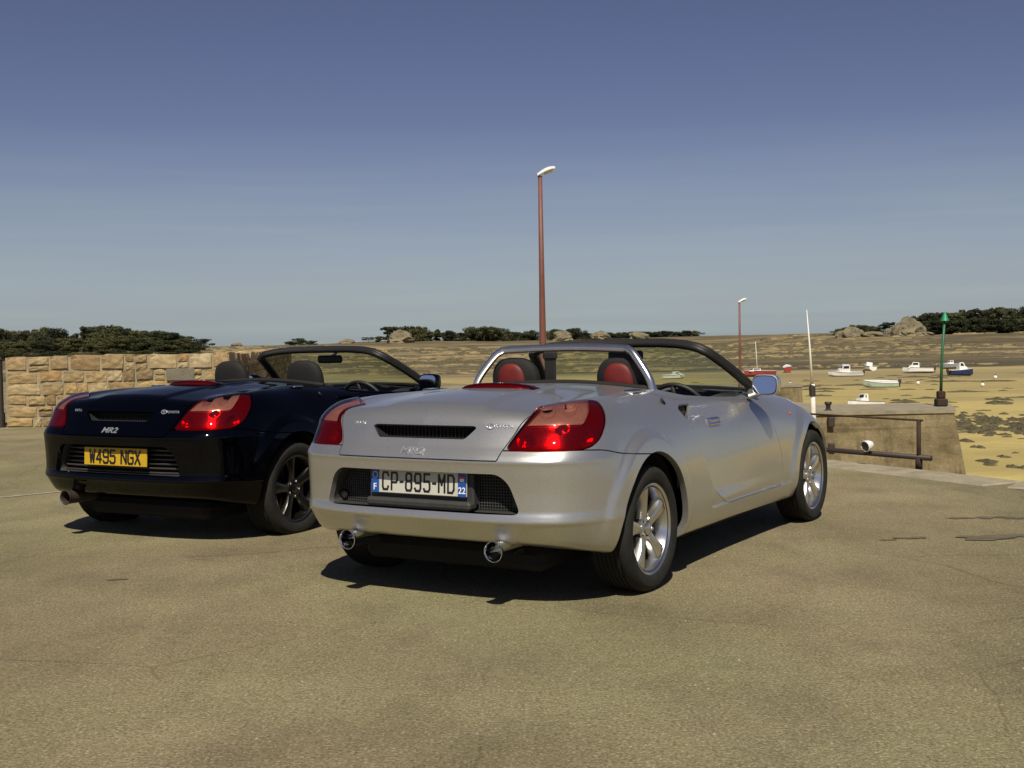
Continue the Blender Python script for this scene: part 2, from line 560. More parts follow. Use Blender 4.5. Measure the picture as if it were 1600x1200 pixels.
def clip(V, F, g):
    """keep the part of the mesh where g < 0"""
    g = np.where(np.abs(g) < 2e-4, -2e-4, g)
    ins = g < 0
    k = ins[F].sum(1)
    out = [F[k == 3]]
    newV = []; base = len(V)
    def roll(T, want):
        for s in range(1, 3):
            m = ins[T[:, 0]] != want
            T[m] = np.roll(T[m], -1, axis=1)
        return T
    pairs = []
    F1 = roll(F[k == 1].copy(), True); F2 = roll(F[k == 2].copy(), False)
    e = [np.sort(F1[:, [0, 1]], 1), np.sort(F1[:, [0, 2]], 1), np.sort(F2[:, [0, 1]], 1), np.sort(F2[:, [0, 2]], 1)]
    if len(F1) + len(F2):
        E = np.vstack(e)
        U, inv = np.unique(E, axis=0, return_inverse=True)
        inv = inv.ravel()
        t = g[U[:, 0]] / (g[U[:, 0]] - g[U[:, 1]])
        NV = V[U[:, 0]] + (V[U[:, 1]] - V[U[:, 0]]) * t[:, None]
        n1, n2 = len(F1), len(F2)
        i01, i02 = inv[:n1] + base, inv[n1:2 * n1] + base
        j01, j02 = inv[2 * n1:2 * n1 + n2] + base, inv[2 * n1 + n2:] + base
        out.append(np.stack([F1[:, 0], i01, i02], 1))
        out.append(np.stack([j01, F2[:, 1], F2[:, 2]], 1))
        out.append(np.stack([j01, F2[:, 2], j02], 1))
        V = np.vstack([V, NV])
    return compact(V, np.vstack(out))


def poly_sd(px, py, pts):
    """signed distance to a closed polygon, negative inside"""
    pts = np.asarray(pts, float)
    d = np.full(px.shape, 1e9); s = np.zeros(px.shape, bool)
    for i in range(len(pts)):
        a = pts[i]; b = pts[(i + 1) % len(pts)]
        ex, ey = b - a
        wx, wy = px - a[0], py - a[1]
        t = np.clip((wx * ex + wy * ey) / (ex * ex + ey * ey + 1e-12), 0, 1)
        d = np.minimum(d, (wx - ex * t) ** 2 + (wy - ey * t) ** 2)
        c = ((a[1] <= py) & (b[1] > py)) | ((b[1] <= py) & (a[1] > py))
        xi = a[0] + (py - a[1]) / (ey if abs(ey) > 1e-12 else 1e-12) * ex
        s ^= c & (px < xi)
    d = np.sqrt(d)
    return np.where(s, -d, d)


def roundp(pts, r, n=5):
    """round the corners of a polygon"""
    pts = [np.array(p[:2], float) for p in pts]
    out = []
    for i in range(len(pts)):
        p, a, b = pts[i], pts[i - 1], pts[(i + 1) % len(pts)]
        la, lb = np.linalg.norm(a - p), np.linalg.norm(b - p)
        rr = min(r, la * .48, lb * .48)
        s, e = p + (a - p) / la * rr, p + (b - p) / lb * rr
        for t in np.linspace(0, 1, n):
            out.append((1 - t) ** 2 * s + 2 * t * (1 - t) * p + t * t * e)
    return np.array(out)


def skin(name, V, F, off=0.0, lip=.018):
    """panel mesh: surface + turned-in edges, with the exact normals of the body form"""
    N = grad(V)
    S = V + N * (np.asarray(off)[:, None] if np.ndim(off) else off)
    E = np.vstack([F[:, [0, 1]], F[:, [1, 2]], F[:, [2, 0]]])
    key = np.sort(E, 1)
    U, first, cnt = np.unique(key, axis=0, return_index=True, return_counts=True)
    B = E[first[cnt == 1]]
    nb = len(S)
    VV = [S]; NN = [N]; FF = [F]
    if lip > 0 and len(B):
        bi, inv = np.unique(B.ravel(), return_inverse=True)
        inv = inv.reshape(B.shape)
        P0 = S[bi]; P1 = P0 - N[bi] * lip
        fn = np.cross(P0[inv[:, 1]] - P0[inv[:, 0]], N[bi][inv[:, 0]])
        vn = np.zeros_like(P0)
        np.add.at(vn, inv[:, 0], fn); np.add.at(vn, inv[:, 1], fn)
        vn /= np.linalg.norm(vn, axis=1, keepdims=True) + 1e-9
        m = len(bi)
        VV += [P0, P1]; NN += [vn, vn]
        a, b = inv[:, 0] + nb, inv[:, 1] + nb
        FF += [np.stack([b, a, a + m], 1), np.stack([b, a + m, b + m], 1)]
    return mesh_data(name, np.vstack(VV), np.vstack(FF), True, np.vstack(NN))


BV, BF = body_grid()
PANEL = {}


def X(V): return V[:, 0]
def Y(V): return V[:, 1]
def Z(V): return V[:, 2]


def f_wheels(V):
    g = np.minimum(np.hypot(Y(V) - RW[0], Z(V) - RW[1] - .005) - .352, np.hypot(Y(V) - FW[0], Z(V) - FW[1] - .005) - .338)
    return np.where(np.abs(X(V)) > .5, g, 1.0)


COCK = roundp([(-.56, .64), (.56, .64), (.625, .80), (.65, 1.2), (.66, 1.60), (.55, 1.78), (-.55, 1.78), (-.66, 1.60), (-.65, 1.2), (-.625, .80)], .09)
def f_cock(V): return np.where(Z(V) > .55, poly_sd(X(V), Y(V), COCK), 1.0)


DOOR = roundp([(.62, .815), (.60, 1.0), (1.665, 1.0), (1.68, .80), (1.80, .60), (1.90, .42), (1.90, .285), (1.02, .285), (.84, .37), (.72, .52), (.655, .66)], .05)
def f_door(V, s): return np.where(X(V) * s > .4, poly_sd(Y(V), Z(V), DOOR), 1.0)


f_L = pchip([(-.3, .60), (-.14, .60), (.3, .585), (.55, .545), (.68, .512), (.8, .478), (.93, .44), (1.0, .432), (1.2, .425)])
def f_lid(V):
    q = -Y(V) + (.95 - Z(V))
    return np.maximum(np.maximum((np.abs(X(V)) - f_L(q)), -(q + .14 - .06 * X(V) ** 2)), .657 - Z(V)) + np.where(Y(V) > .6, 9, 0)


f_seam = pchip([(-.8, .700), (-.6, .700), (-.45, .694), (-.3, .668), (0, .64)])
def f_bump(V): return np.maximum(Z(V) - f_seam(Y(V)), Y(V) + .05)
def f_fbump(V): return np.maximum(2.62 - Y(V), Z(V) - .585 - .03 * (1 - ss(2.7, 2.95, Y(V))))
f_BL = pchip([(1.9, .60), (2.3, .55), (2.7, .47), (2.95, .36)])
def f_bonnet(V): return np.where(Z(V) > .5, np.maximum(np.maximum(np.abs(X(V)) - f_BL(Y(V)), 2.03 - .30 * X(V) ** 2 - Y(V)), Y(V) - 2.93 + .5 * X(V) ** 2), 1.0)


LIGHT = roundp([(.048, .702), (.15, .699), (.30, .699), (.412, .704), (.463, .737), (.493, .806), (.490, .856), (.452, .915), (.365, .945), (.256, .925), (.17, .855), (.105, .776)], .03)
def lsz(V, s): return .866 * s * X(V) + .5 * Y(V), Z(V)
def f_light(V, s):
    a, b = lsz(V, s)
    return np.where((X(V) * s > .2) & (Y(V) < -.05), np.maximum(poly_sd(a, b, LIGHT), (Y(V) + .335 - .9 * (s * X(V) - .6)) * .7), 1.0)


HEADL = roundp([(.42, 2.80), (.60, 2.42), (.72, 2.40), (.76, 2.60), (.66, 2.86), (.50, 2.93)], .06)
def f_headl(V, s): return np.where(Z(V) > .45, poly_sd(X(V) * s, Y(V), HEADL), 1.0)


RECESS = roundp([(-.528, .425), (.528, .425), (.478, .560), (.43, .60), (-.43, .60), (-.478, .560)], .035)
def f_recess(V): return np.where(Y(V) < -.4, poly_sd(X(V), Z(V), RECESS), 1.0)
VENT = roundp([(-.285, .792), (-.235, .742), (.235, .742), (.285, .792), (.27, .800), (-.27, .800)], .012)
def f_vent(V): return np.where(Y(V) < -.4, poly_sd(X(V), Z(V), VENT), 1.0)
SCOOP = roundp([(.535, .818), (.62, .832), (.78, .832), (.76, .80), (.67, .757), (.60, .715), (.575, .722)], .02)
def f_scoop(V, s): return np.where(X(V) * s > .4, poly_sd(Y(V), Z(V), SCOOP), 1.0)
BRK = roundp([(-.20, -.035), (.20, -.035), (.175, -.078), (-.175, -.078)], .012)
def f_brk(V): return np.where(Z(V) > .8, poly_sd(X(V), Y(V), BRK), 1.0)


GAP = .0028
V_, F_ = clip(BV, BF, -f_wheels(BV))
V_, F_ = clip(V_, F_, -(f_cock(V_)))
for s in (1, -1):
    PANEL['side_intake', s] = clip(V_, F_, f_scoop(V_, s) - .004)
    V_, F_ = clip(V_, F_, -(f_scoop(V_, s)))
LENS = {}
for s in (1, -1):
    g = f_light(V_, s)
    LENS[s] = clip(V_, F_, g + GAP)
    V_, F_ = clip(V_, F_, -(g - GAP))
    g = f_headl(V_, s)
    PANEL['headlight', s] = clip(V_, F_, g + GAP)
    V_, F_ = clip(V_, F_, -(g - GAP))
for nm, fn in (('engine_lid', f_lid), ('rear_bumper', f_bump), ('front_bumper', f_fbump), ('bonnet', f_bonnet)):
    g = fn(V_)
    PANEL[nm] = clip(V_, F_, g + GAP)
    V_, F_ = clip(V_, F_, -(g - GAP))
for s in (1, -1):
    g = f_door(V_, s)
    PANEL['door', s] = clip(V_, F_, g + .0014)
    V_, F_ = clip(V_, F_, -(g - .0014))
v, f = PANEL['rear_bumper']; PANEL['rear_bumper'] = clip(v, f, -f_recess(v))
v, f = PANEL['engine_lid']; v, f = clip(v, f, -f_vent(v))
PANEL['engine_lid'] = v, f
ME = {'body': skin('body', V_, F_, lip=.03)}
for k, (v, f) in PANEL.items():
    nm = k if isinstance(k, str) else k[0]
    ME[k] = skin(nm, v, f, .002 if nm == 'headlight' else -.028 if nm == 'side_intake' else 0.0, lip=.03 if nm == 'rear_bumper' else .02)
# the tail lamp: bowl-shaped reflector housing, red lens, clear lens
CLEAR = roundp([(.0, .803), (.385, .803), (.415, .86), (.415, .99), (.0, .99)], .02)
for s in (1, -1):
    v, f = LENS[s]
    a, b = lsz(v, s)
    g = -poly_sd(a, b, LIGHT)
    pil = lambda g: .001 + .009 * (1 - np.exp(-g / .022))
    gc = np.maximum(poly_sd(a, b, CLEAR), poly_sd(a, b, LIGHT) + .014)
    vc, fc = clip(v, f, gc + .0012)
    vr, fr = clip(v, f, -(gc - .0012))
    gg = lambda V: pil(np.maximum(-poly_sd(*lsz(V, s), LIGHT), 0))
    ME['clear_lens', s] = skin('clear_lens', vc, fc, gg(vc), lip=.012)
    ME['red_lens', s] = skin('red_lens', vr, fr, gg(vr), lip=.012)
    dome = np.zeros(len(v))
    for (ca, cb, cr_) in ((.235, .870, .030), (.335, .878, .032), (.135, .745, .026), (.405, .745, .030), (.30, .790, .018)):
        dome = np.maximum(dome, np.sqrt(np.clip(1 - ((a - ca) ** 2 + (b - cb) ** 2) / cr_ ** 2, 0, 1)))
    N = grad(v)
    ME['tail_light', s] = mesh_data('tail_light', v - N * (.010 + .022 * dome)[:, None], f, True)


@lru_cache(None)
def surf_y(x, z, side=-1):
    """rearmost y of the body at x, z"""
    a, b = -1.2, .2
    for _ in range(22):
        m = (a + b) / 2
        if sdf(np.array([[x, m, z]]))[0] > 0: a = m
        else: b = m
    return (a + b) / 2


@lru_cache(None)
def surf_x(y, z):
    a, b = 0.3, 1.2
    for _ in range(22):
        m = (a + b) / 2
        if sdf(np.array([[m, y, z]]))[0] > 0: b = m
        else: a = m
    return (a + b) / 2


@lru_cache(None)
def surf_z(x, y):
    a, b = 0.5, 1.3
    for _ in range(22):
        m = (a + b) / 2
        if sdf(np.array([[x, y, m]]))[0] > 0: b = m
        else: a = m
    return (a + b) / 2


def frame_at(p, up=(0, 0, 1)):
    """matrix whose z is the body normal at p and whose y is 'up' along the surface"""
    n = Vector(grad(np.array([p], float))[0])
    u = Vector(up); u = (u - n * u.dot(n)).normalized()
    r = u.cross(n).normalized()
    m = Matrix((r, u, n)).transposed().to_4x4()
    m.translation = Vector(p)
    return m


def text_mesh(name, txt, size, extrude=.0015, offset=0.0, xs=1.0, mat=None, space=1.0):
    cu = bpy.data.curves.new(name, 'FONT')
    cu.body = txt; cu.size = size; cu.extrude = extrude; cu.offset = offset
    cu.align_x = 'CENTER'; cu.align_y = 'CENTER'; cu.resolution_u = 4; cu.space_character = space
    ob = bpy.data.objects.new(name, cu)
    COL.objects.link(ob)
    dg = bpy.context.evaluated_depsgraph_get()
    me = bpy.data.meshes.new_from_object(ob.evaluated_get(dg))
    me.materials.clear()
    bpy.data.objects.remove(ob); bpy.data.curves.remove(cu)
    co = np.empty(len(me.vertices) * 3, np.float32); me.vertices.foreach_get('co', co)
    co = co.reshape(-1, 3)
    co[:, 0] -= (co[:, 0].max() + co[:, 0].min()) / 2; co[:, 1] -= (co[:, 1].max() + co[:, 1].min()) / 2
    co[:, 0] *= xs
    me.vertices.foreach_set('co', co.ravel()); me.update()
    me.name = name
    return me


STROKES = {
    'C': [[(1, .82), (.85, 1), (.15, 1), (0, .85), (0, .15), (.15, 0), (.85, 0), (1, .18)]],
    'P': [[(0, 0), (0, 1), (.85, 1), (1, .88), (1, .56), (.85, .44), (0, .44)]],
    '8': [[(.15, .54), (.05, .64), (.05, .88), (.18, 1), (.82, 1), (.95, .88), (.95, .64), (.85, .54), (.15, .54), (0, .42), (0, .14), (.15, 0), (.85, 0), (1, .14), (1, .42), (.85, .54)]],
    '9': [[(1, .46), (.15, .46), (0, .58), (0, .86), (.15, 1), (.85, 1), (1, .86), (1, .16), (.85, 0), (.18, 0), (.02, .14)]],
    '5': [[(.95, 1), (.06, 1), (.04, .56), (.8, .58), (1, .44), (1, .15), (.85, 0), (.15, 0), (0, .14)]],
    'M': [[(0, 0), (0, 1), (.5, .42), (1, 1), (1, 0)]],
    'D': [[(0, 0), (0, 1), (.75, 1), (1, .82), (1, .18), (.75, 0), (0, 0)]],
    'W': [[(0, 1), (.22, 0), (.5, .72), (.78, 0), (1, 1)]],
    '4': [[(.72, 0), (.72, 1), (0, .26), (1, .26)]],
    'N': [[(0, 0), (0, 1), (1, 0), (1, 1)]],
    'G': [[(1, .82), (.85, 1), (.15, 1), (0, .85), (0, .15), (.15, 0), (.85, 0), (1, .15), (1, .48), (.55, .48)]],
    'X': [[(0, 0), (1, 1)], [(0, 1), (1, 0)]],
    '-': [[(.25, .48), (.75, .48)]],
}


def plate_text(name, txt, h, w, pitch, t):
    """raised plate characters drawn with a constant stroke t"""
    m = MB()
    n = len(txt)
    wid = [pitch * (.62 if c in '- ' else 1) for c in txt]
    x = -sum(wid) / 2
    for c, wd in zip(txt, wid):
        x0 = x + (wd - w) / 2
        for k, st in enumerate(STROKES.get(c, [])):
            P = np.array([(x0 + a * w, (b - .5) * h) for a, b in st])
            for i in range(len(P) - 1):
                d = P[i + 1] - P[i]; d /= np.linalg.norm(d); nn = np.array([-d[1], d[0]]) * t / 2
                a = P[i] - d * t * .38; b = P[i + 1] + d * t * .38; z1 = .0010 + .00008 * (i + 20 * k)
                q = [a - nn, b - nn, b + nn, a + nn]
                m.add([(*c_, 0.0) for c_ in q] + [(*c_, z1) for c_ in q], [(4, 5, 6, 7), (0, 1, 5, 4), (1, 2, 6, 5), (2, 3, 7, 6), (3, 0, 4, 7)])
        x += wd
    return m.data(name)


def wheel_meshes(width, od, rim=.206):
    """axis along +x (outwards), centre at origin; returns dict of meshes"""
    h = width / 2; ro = od / 2
    D = {}
    t = MB()
    prof = [(rim - .012, -h * .80), (rim + .004, -h * .86), (rim + .03, -h * .99), (rim + .055, -h * 1.0), (ro - .018, -h * .93), (ro - .006, -h * .84), (ro - .001, -h * .7)]
    for k in np.linspace(-.62, .62, 7):
        prof += [(ro, h * (k - .045)), (ro, h * (k + .035)), (ro - .006, h * (k + .045)), (ro - .006, h * (k + .07))] if k < .6 else [(ro, h * (k - .045)), (ro, h * .66)]
    prof += [(ro - .001, h * .7), (ro - .006, h * .84), (ro - .018, h * .93), (rim + .058, h * 1.0), (rim + .056, h * 1.005), (rim + .03, h * .99), (rim + .012, h * .93), (rim + .004, h * .86), (rim - .012, h * .80)]
    t.lathe(prof, 72, 'x')
    D['tyre'] = t.data('tyre', angle=40)
    w = MB()
    # barrel and lip
    w.lathe([(rim - .03, -h * .8), (rim - .034, -h * .2), (rim - .03, h * .25), (rim - .018, h * .62), (rim - .012, h * .74), (rim - .006, h * .84), (rim + .004, h * .885), (rim + .010, h * .87), (rim + .008, h * .80)], 64, 'x')
    ax0 = h * .70
    for k in range(5):
        a0 = R(100 + 72 * k)
        rows = []
        for t_ in np.linspace(0, 1, 12):
            r = .030 + (rim - .013 - .030) * t_
            hwid = .034 - .006 * math.sin(math.pi * min(1, t_ * 1.15)) + .016 * t_ ** 3
            top = ax0 * (.80 + .10 * math.sin(math.pi * t_ * .9)) + .014 * t_ ** 2
            row = []
            for (q, dz) in ((-1.0, -.045), (-.96, -.012), (-.80, -.003), (-.4, .002), (0, .0), (.4, .002), (.80, -.003), (.96, -.012), (1.0, -.045)):
                c, s_ = math.cos(a0), math.sin(a0)
                lat = q * hwid
                row.append((top + dz, r * c - lat * s_, r * s_ + lat * c))
            rows.append(row)
        w.grid(rows)
    hx = ax0 * .86
    w.lathe([(.062, hx - .05), (.062, hx - .006), (.055, hx + .002), (.036, hx + .004), (.034, hx - .004), (.0305, hx - .004)], 40, 'x')
    D['wheel'] = w.data('wheel', angle=35)
    c = MB(); c.lathe([(.031, hx - .004), (.030, hx + .008), (.022, hx + .013), (.0005, hx + .015)], 32, 'x')
    D['hub_cap'] = c.data('hub_cap', angle=40)
    n = MB(); n.lathe([(.0095, 0), (.0095, .010), (.007, .014), (.0003, .014)], 6, 'x')
    D['lug_nut'] = n.data('lug_nut'); D['nut_x'] = hx - .003
    b = MB(); b.lathe([(.05, -h * .1), (.138, -h * .1), (.138, -h * .1 - .022), (.05, -h * .1 - .022)], 40, 'x')
    b.box((-h * .1 - .05, .06, -.07), (-h * .1 + .035, .155, .07), bev=.012)
    D['brake_disc'] = b.data('brake_disc', angle=40)
    return D


WM = {'rear': wheel_meshes(.205, .586), 'front': wheel_meshes(.185, .578)}


def ellipse_ring(mb, a, b, w, cx=0, cy=0, n=28, h=.002):
    P = []
    for k in range(n + 1):
        t = 2 * math.pi * k / n
        c, s = math.cos(t), math.sin(t)
        P.append([(cx + (a - w) * c, cy + (b - w) * s, 0), (cx + (a - w) * c, cy + (b - w) * s, h), (cx + a * c, cy + b * s, h), (cx + a * c, cy + b * s, 0)])
    mb.grid(P)


def seat_meshes():
    D = {}
    def blob(lo, hi, nu=18, nv=12, e=.5, shear=0.0):
        P = []
        c = [(a + b) / 2 for a, b in zip(lo, hi)]; h = [(b - a) / 2 for a, b in zip(lo, hi)]
        for i in range(nv + 1):
            ph = -math.pi / 2 + math.pi * i / nv
            row = []
            for k in range(nu + 1):
                th = 2 * math.pi * k / nu
                f = lambda v: math.copysign(abs(v) ** e, v)
                x, y, z = f(math.cos(ph)) * f(math.cos(th)), f(math.cos(ph)) * f(math.sin(th)), f(math.sin(ph))
                row.append((c[0] + h[0] * x, c[1] + h[1] * y + shear * h[2] * z, c[2] + h[2] * z))
            P.append(row)
        return P
    m = MB(); m.grid(blob((-.24, .86, .30), (.24, 1.38, .47))); D['seat_cushion'] = m.data('seat_cushion', True)
    m = MB(); m.grid(blob((-.235, .76, .40), (.235, .92, .92), e=.45, shear=-.30)); D['backrest'] = m.data('backrest', True)
    m = MB(); m.grid(blob((-.150, .685, .78), (.150, .785, 1.078), 26, 16, .74, shear=-.12)); D['headrest'] = m.data('headrest', True)
    m = MB(); m.grid(blob((-.098, .668, .80), (.085, .73, 1.045), 22, 14, .8, shear=-.12)); D['headrest_panel'] = m.data('headrest_panel', True)
    return D


SM = seat_meshes()


def spline_pts(ctrl, n):
    """Catmull-Rom through control points"""
    c = np.array(ctrl, float)
    c = np.vstack([2 * c[0] - c[1], c, 2 * c[-1] - c[-2]])
    out = []
    m = len(c) - 3
    for i in range(m):
        for t in np.linspace(0, 1, n, endpoint=(i == m - 1)):
            p0, p1, p2, p3 = c[i:i + 4]
            out.append(.5 * (2 * p1 + (p2 - p0) * t + (2 * p0 - 5 * p1 + 4 * p2 - p3) * t ** 2 + (3 * p1 - p0 - 3 * p2 + p3) * t ** 3))
    return np.array(out)


def screen_curve(t, v):
    """windscreen surface: t -1..1 across, v 0 base .. 1 header"""
    b = np.array([.705 * t, 2.02 - .27 * t * t, .862 - .012 * t * t])
    h = np.array([.56 * t, 1.40 - .09 * t * t, 1.146 - .042 * t ** 4])
    p = b + (h - b) * v
    p[2] += .012 * math.sin(math.pi * v)
    return p


def build_car(root, cfg):
    paint = cfg['paint']
    P = lambda nm, me, mat, par=root, **k: link(nm, me, mat, par, **k)
    P('body', ME['body'], paint)
    P('rear_bumper', ME['rear_bumper'], paint)
    lid = P('engine_lid', ME['engine_lid'], paint)
    P('front_bumper', ME['front_bumper'], paint)
    P('bonnet', ME['bonnet'], paint)
    for s in (1, -1):
        d = P('door', ME['door', s], paint)
        # handle: cupped recess plate with a lift bar
        y0, z0 = .99, .722
        xs = surf_x(y0, z0)
        fr = frame_at((xs, y0, z0))
        m = MB(); m.box((-.075, -.022, .001), (.075, .022, .012), fr, .008); m.box((-.07, -.004, .010), (.05, .016, .026), fr, .006)
        if s < 0:
            m.v = [(-a, b, c) for a, b, c in m.v]; m.f = [q[::-1] for q in m.f]
        m.build('handle', cfg['handle'], d, angle=30)
        P('headlight', ME['headlight', s], M['reflector'])
        t = P('tail_light', ME['tail_light', s], M['reflector'])
        P('red_lens', ME['red_lens', s], M['red_lens'], t)
        P('clear_lens', ME['clear_lens', s], M['clear_lens'], t)
        # side repeater
        y0, z0 = 2.13, .70
        xs = surf_x(y0, z0); m = MB()
        m.box((-.016, -.010, 0), (.016, .010, .007), frame_at((xs, y0, z0)), .005)
        if s < 0:
            m.v = [(-a, b, c) for a, b, c in m.v]; m.f = [q[::-1] for q in m.f]
        m.build('side_repeater', M['amber'], root)
        # intake behind the door: dark duct
        P('side_intake', ME['side_intake', s], M['intake'])
        # wheel wells
        for (cy, cz), rr, in ((RW, .365), (FW, .350)):
            m = MB()
            Pg = []
            for k in range(25):
                a = R(-2 + 184 * k / 24)
                Pg.append([(s * xx, cy + rr * math.cos(a), cz + rr * math.sin(a)) for xx in (.50, .60, .70, .79)])
            m.grid(Pg)
            m.add([(s * .50, cy, cz)] + [q[0] for q in Pg], [(0, k + 1, k + 2) for k in range(24)])
            m.build('wheel_arch_liner', M['dark_void'], root)
    # third brake light
    for nm, k, mt in (('brake_light', 1.0, M['red_lens']), ('brake_reflector', .82, M['reflector'])):
        m = MB(); rows = []
        for x in np.linspace(-.215, .215, 25):
            e = k * max(0.0, 1 - abs(x / .215) ** 3) ** .5
            z0 = surf_z(x, .0) - .004; dz = .004
            yb_ = -.052 + .03 * (x / .215) ** 2
            rows.append([(x * k, yb_, z0 - .006), (x * k, yb_ - .004 * e, z0 + .012 * e), (x * k, yb_ + .006, z0 + .024 * e), (x * k, yb_ + .03, z0 + .028 * e), (x * k, yb_ + .09, z0 + .020 * e), (x * k, yb_ + .13, z0 - .004)])
        m.grid(rows)
        if k == 1.0: bl = m.build(nm, mt, root, smooth=True)
        else: m.build(nm, mt, bl, loc=(0, .006, -.002), smooth=True)
    # underside: floor pan, muffler
    m = MB(); m.box((-.50, -.46, .135), (.50, .5, .24), bev=.03); m.box((-.72, .38, .15), (.72, 2.06, .23), bev=.03); m.box((-.50, 2.05, .15), (.50, 2.95, .24), bev=.03); m.build('floor_pan', M['dark_void'], root)
    m = MB(); m.lathe([(.001, -.42), (.10, -.41), (.115, -.38), (.115, .38), (.10, .41), (.001, .42)], 24, 'x', (0, -.40, .37)); m.build('muffler', M['dark_void'], root, angle=40)
    for xe in cfg['exhaust_x']:
        m = MB()
        zc = .262; ye = -.715
        m.lathe([(.041, ye + .02), (.045, ye + .003), (.046, ye), (.0445, ye - .003), (.042, ye), (.039, ye + .012), (.038, ye + .16), (.0005, ye + .16)], 36, 'y', (xe, 0, zc))
        m.lathe([(.041, ye + .02), (.041, ye + .22)], 36, 'y', (xe, 0, zc))
        m.build('exhaust_tip', cfg['exhaust_mat'], root, angle=35)
    # bumper recess: tray, plate holder and mesh or slats
    Pg = []
    yb = -.655
    ring = RECESS
    cx, cz = 0.0, .51
    rows = []
    for (x, z) in list(ring) + [ring[0]]:
        y0 = surf_y(x, z)
        rows.append([(x, y0 + .026, z), (x * .985, y0 + .05, cz + (z - cz) * .97), (x * .97, max(y0 + .085, yb), cz + (z - cz) * .95)])
    m = MB(); m.grid(rows); m.build('bumper_recess', M['grey_plastic'], root, smooth=True)
    rec_y = lambda x: surf_y(min(abs(x), .50), .5) + .085
    if cfg['grille'] == 'mesh':
        # square-cut honeycomb screens either side of the plate holder
        for s in (1, -1):
            m = MB()
            for k in range(18):
                x0 = s * (.285 + .0135 * k)
                zt = .595 if abs(x0) < .43 else .595 - (abs(x0) - .43) * 1.6
                if zt < .44: continue
                m.tube([(x0, rec_y(x0), .43), (x0, rec_y(x0), zt)], .0026, 5)
            for k in range(13):
                z0 = .436 + .0130 * k
                xe = .515 - max(0, z0 - .44) * .42
                m.tube([(s * q, rec_y(q), z0) for q in np.linspace(.28, xe, 7)], .0026, 5)
            m.build('grille_mesh', M['grey_plastic'], root)
        m = MB()
        m.box((-.285, -.686, .448), (.285, -.63, .598), bev=.008)
        m.box((-.285, -.720, .430), (.285, -.65, .470), bev=.012)
        m.build('plate_holder', M['grey_plastic'], root, angle=30)
        for s in (1, -1):
            m = MB(); m.lathe([(.0005, -.012), (.017, -.012), (.020, 0), (.020, .05)], 20, 'y', (s * .475, rec_y(.47) - .005, .462))
            m.build('grommet', M['black_plastic'], root, angle=40)
    else:
        for k in range(6):
            z0 = .436 + .027 * k
            xe = .50 - max(0, z0 - .45) * .42
            m = MB()
            xs_ = np.linspace(-xe, xe, 25)
            rows = []
            for q in xs_:
                yy = rec_y(q) - .018
                rows.append([(q, yy + .03, z0 + .003), (q, yy, z0 + .006), (q, yy - .002, z0), (q, yy + .001, z0 - .006), (q, yy + .03, z0 - .004)])
            m.grid(rows)
            m.build('louvre', M['louvre'], root, smooth=True)
    rows = [[(x, rec_y(x) + .02, z) for z in (.42, .61)] for x in np.linspace(-.53, .53, 25)]
    m = MB(); m.grid(rows); m.build('recess_back', M['dark_void'], root)
    # vent above the badge
    rows = []
    for (x, z) in list(VENT) + [VENT[0]]:
        y0 = surf_y(x, z)
        rows.append([(x, y0 + .015, z), (x * .96, y0 + .07, .771 + (z - .771) * .95)])
    vt = MB(); vt.grid(rows); vt.box((-.29, -.56, .735), (.29, -.55, .81)); vo = vt.build('vent', M['dark_void'], root)
    for k in range(26):
        xq = -.25 + .02 * k
        m = MB(); m.tube([(xq, surf_y(xq, .77) + .045, .745), (xq, surf_y(xq, .77) + .045, .798)], .0018, 4); 
        m.build('vent_bar', M['black_plastic'], vo)
    # badges
    y0 = surf_y(0, .685)
    def badge(nm, me, x, z, mat):
        o = link(nm, me, mat, root)
        p = (x, surf_y(x, z), z)
        o.matrix_local = frame_at(p)
        return o
    badge('model_badge', text_mesh('model_badge', 'MR2', .056, .003, .001, 1.25), -.012, .690, M['badge'])
    lg = MB(); ellipse_ring(lg, .021, .0145, .0032, h=.004); ellipse_ring(lg, .0075, .0135, .0028, h=.004); ellipse_ring(lg, .0135, .0055, .0026, 0, .006, h=.004)
    badge('maker_emblem', lg.data('maker_emblem'), .352, .800, M['badge'])
    badge('maker_badge', text_mesh('maker_badge', 'TOYOTA', .021, .002, .0004, 1.1), .413, .800, M['badge'])
    badge('engine_badge', text_mesh('engine_badge', 'VVT-i', .024, .002, .0004, 1.2), -.37, .802, M['badge'])
    # number plate
    pl = cfg['plate']
    yp = -.697 if cfg['grille'] == 'mesh' else -.697
    m = MB(); m.box((-.26, -.004, -.055), (.26, .006, .055), bev=.003)
    po = m.build('number_plate', M[pl['bg']], root, (0, yp, pl['z']), (R(pl['tilt']), 0, 0))
    link('plate_lettering', plate_text('plate_lettering', pl['text'], .076, pl['w'], pl['pitch'], pl['t']), M['ink'], po, (0, -.0045, 0), (R(90), 0, 0))
    if pl.get('blue'):
        for s in (-1, 1):
            m = MB(); m.box((s * .2375 - .0215, -.0052, -.054), (s * .2375 + .0215, -.0035, .054)); m.build('blue_band', M['plate_blue'], po)
        link('country_letter', text_mesh('country_letter', 'F', .042, .0005, .0006), M['white_ink'], po, (-.2375, -.006, -.028), (R(90), 0, 0))
        link('department_number', text_mesh('department_number', '22', .040, .0005, .0006), M['white_ink'], po, (.2375, -.006, -.026), (R(90), 0, 0))
        m = MB(); m.box((.226, -.0062, .012), (.249, -.0053, .036)); m.build('region_mark', M['white_ink'], po)
        m = MB(); m.box((.226, -.0068, .026), (.249, -.0063, .036)); m.build('region_stripe', M['red_ink'], po)
        st = MB()
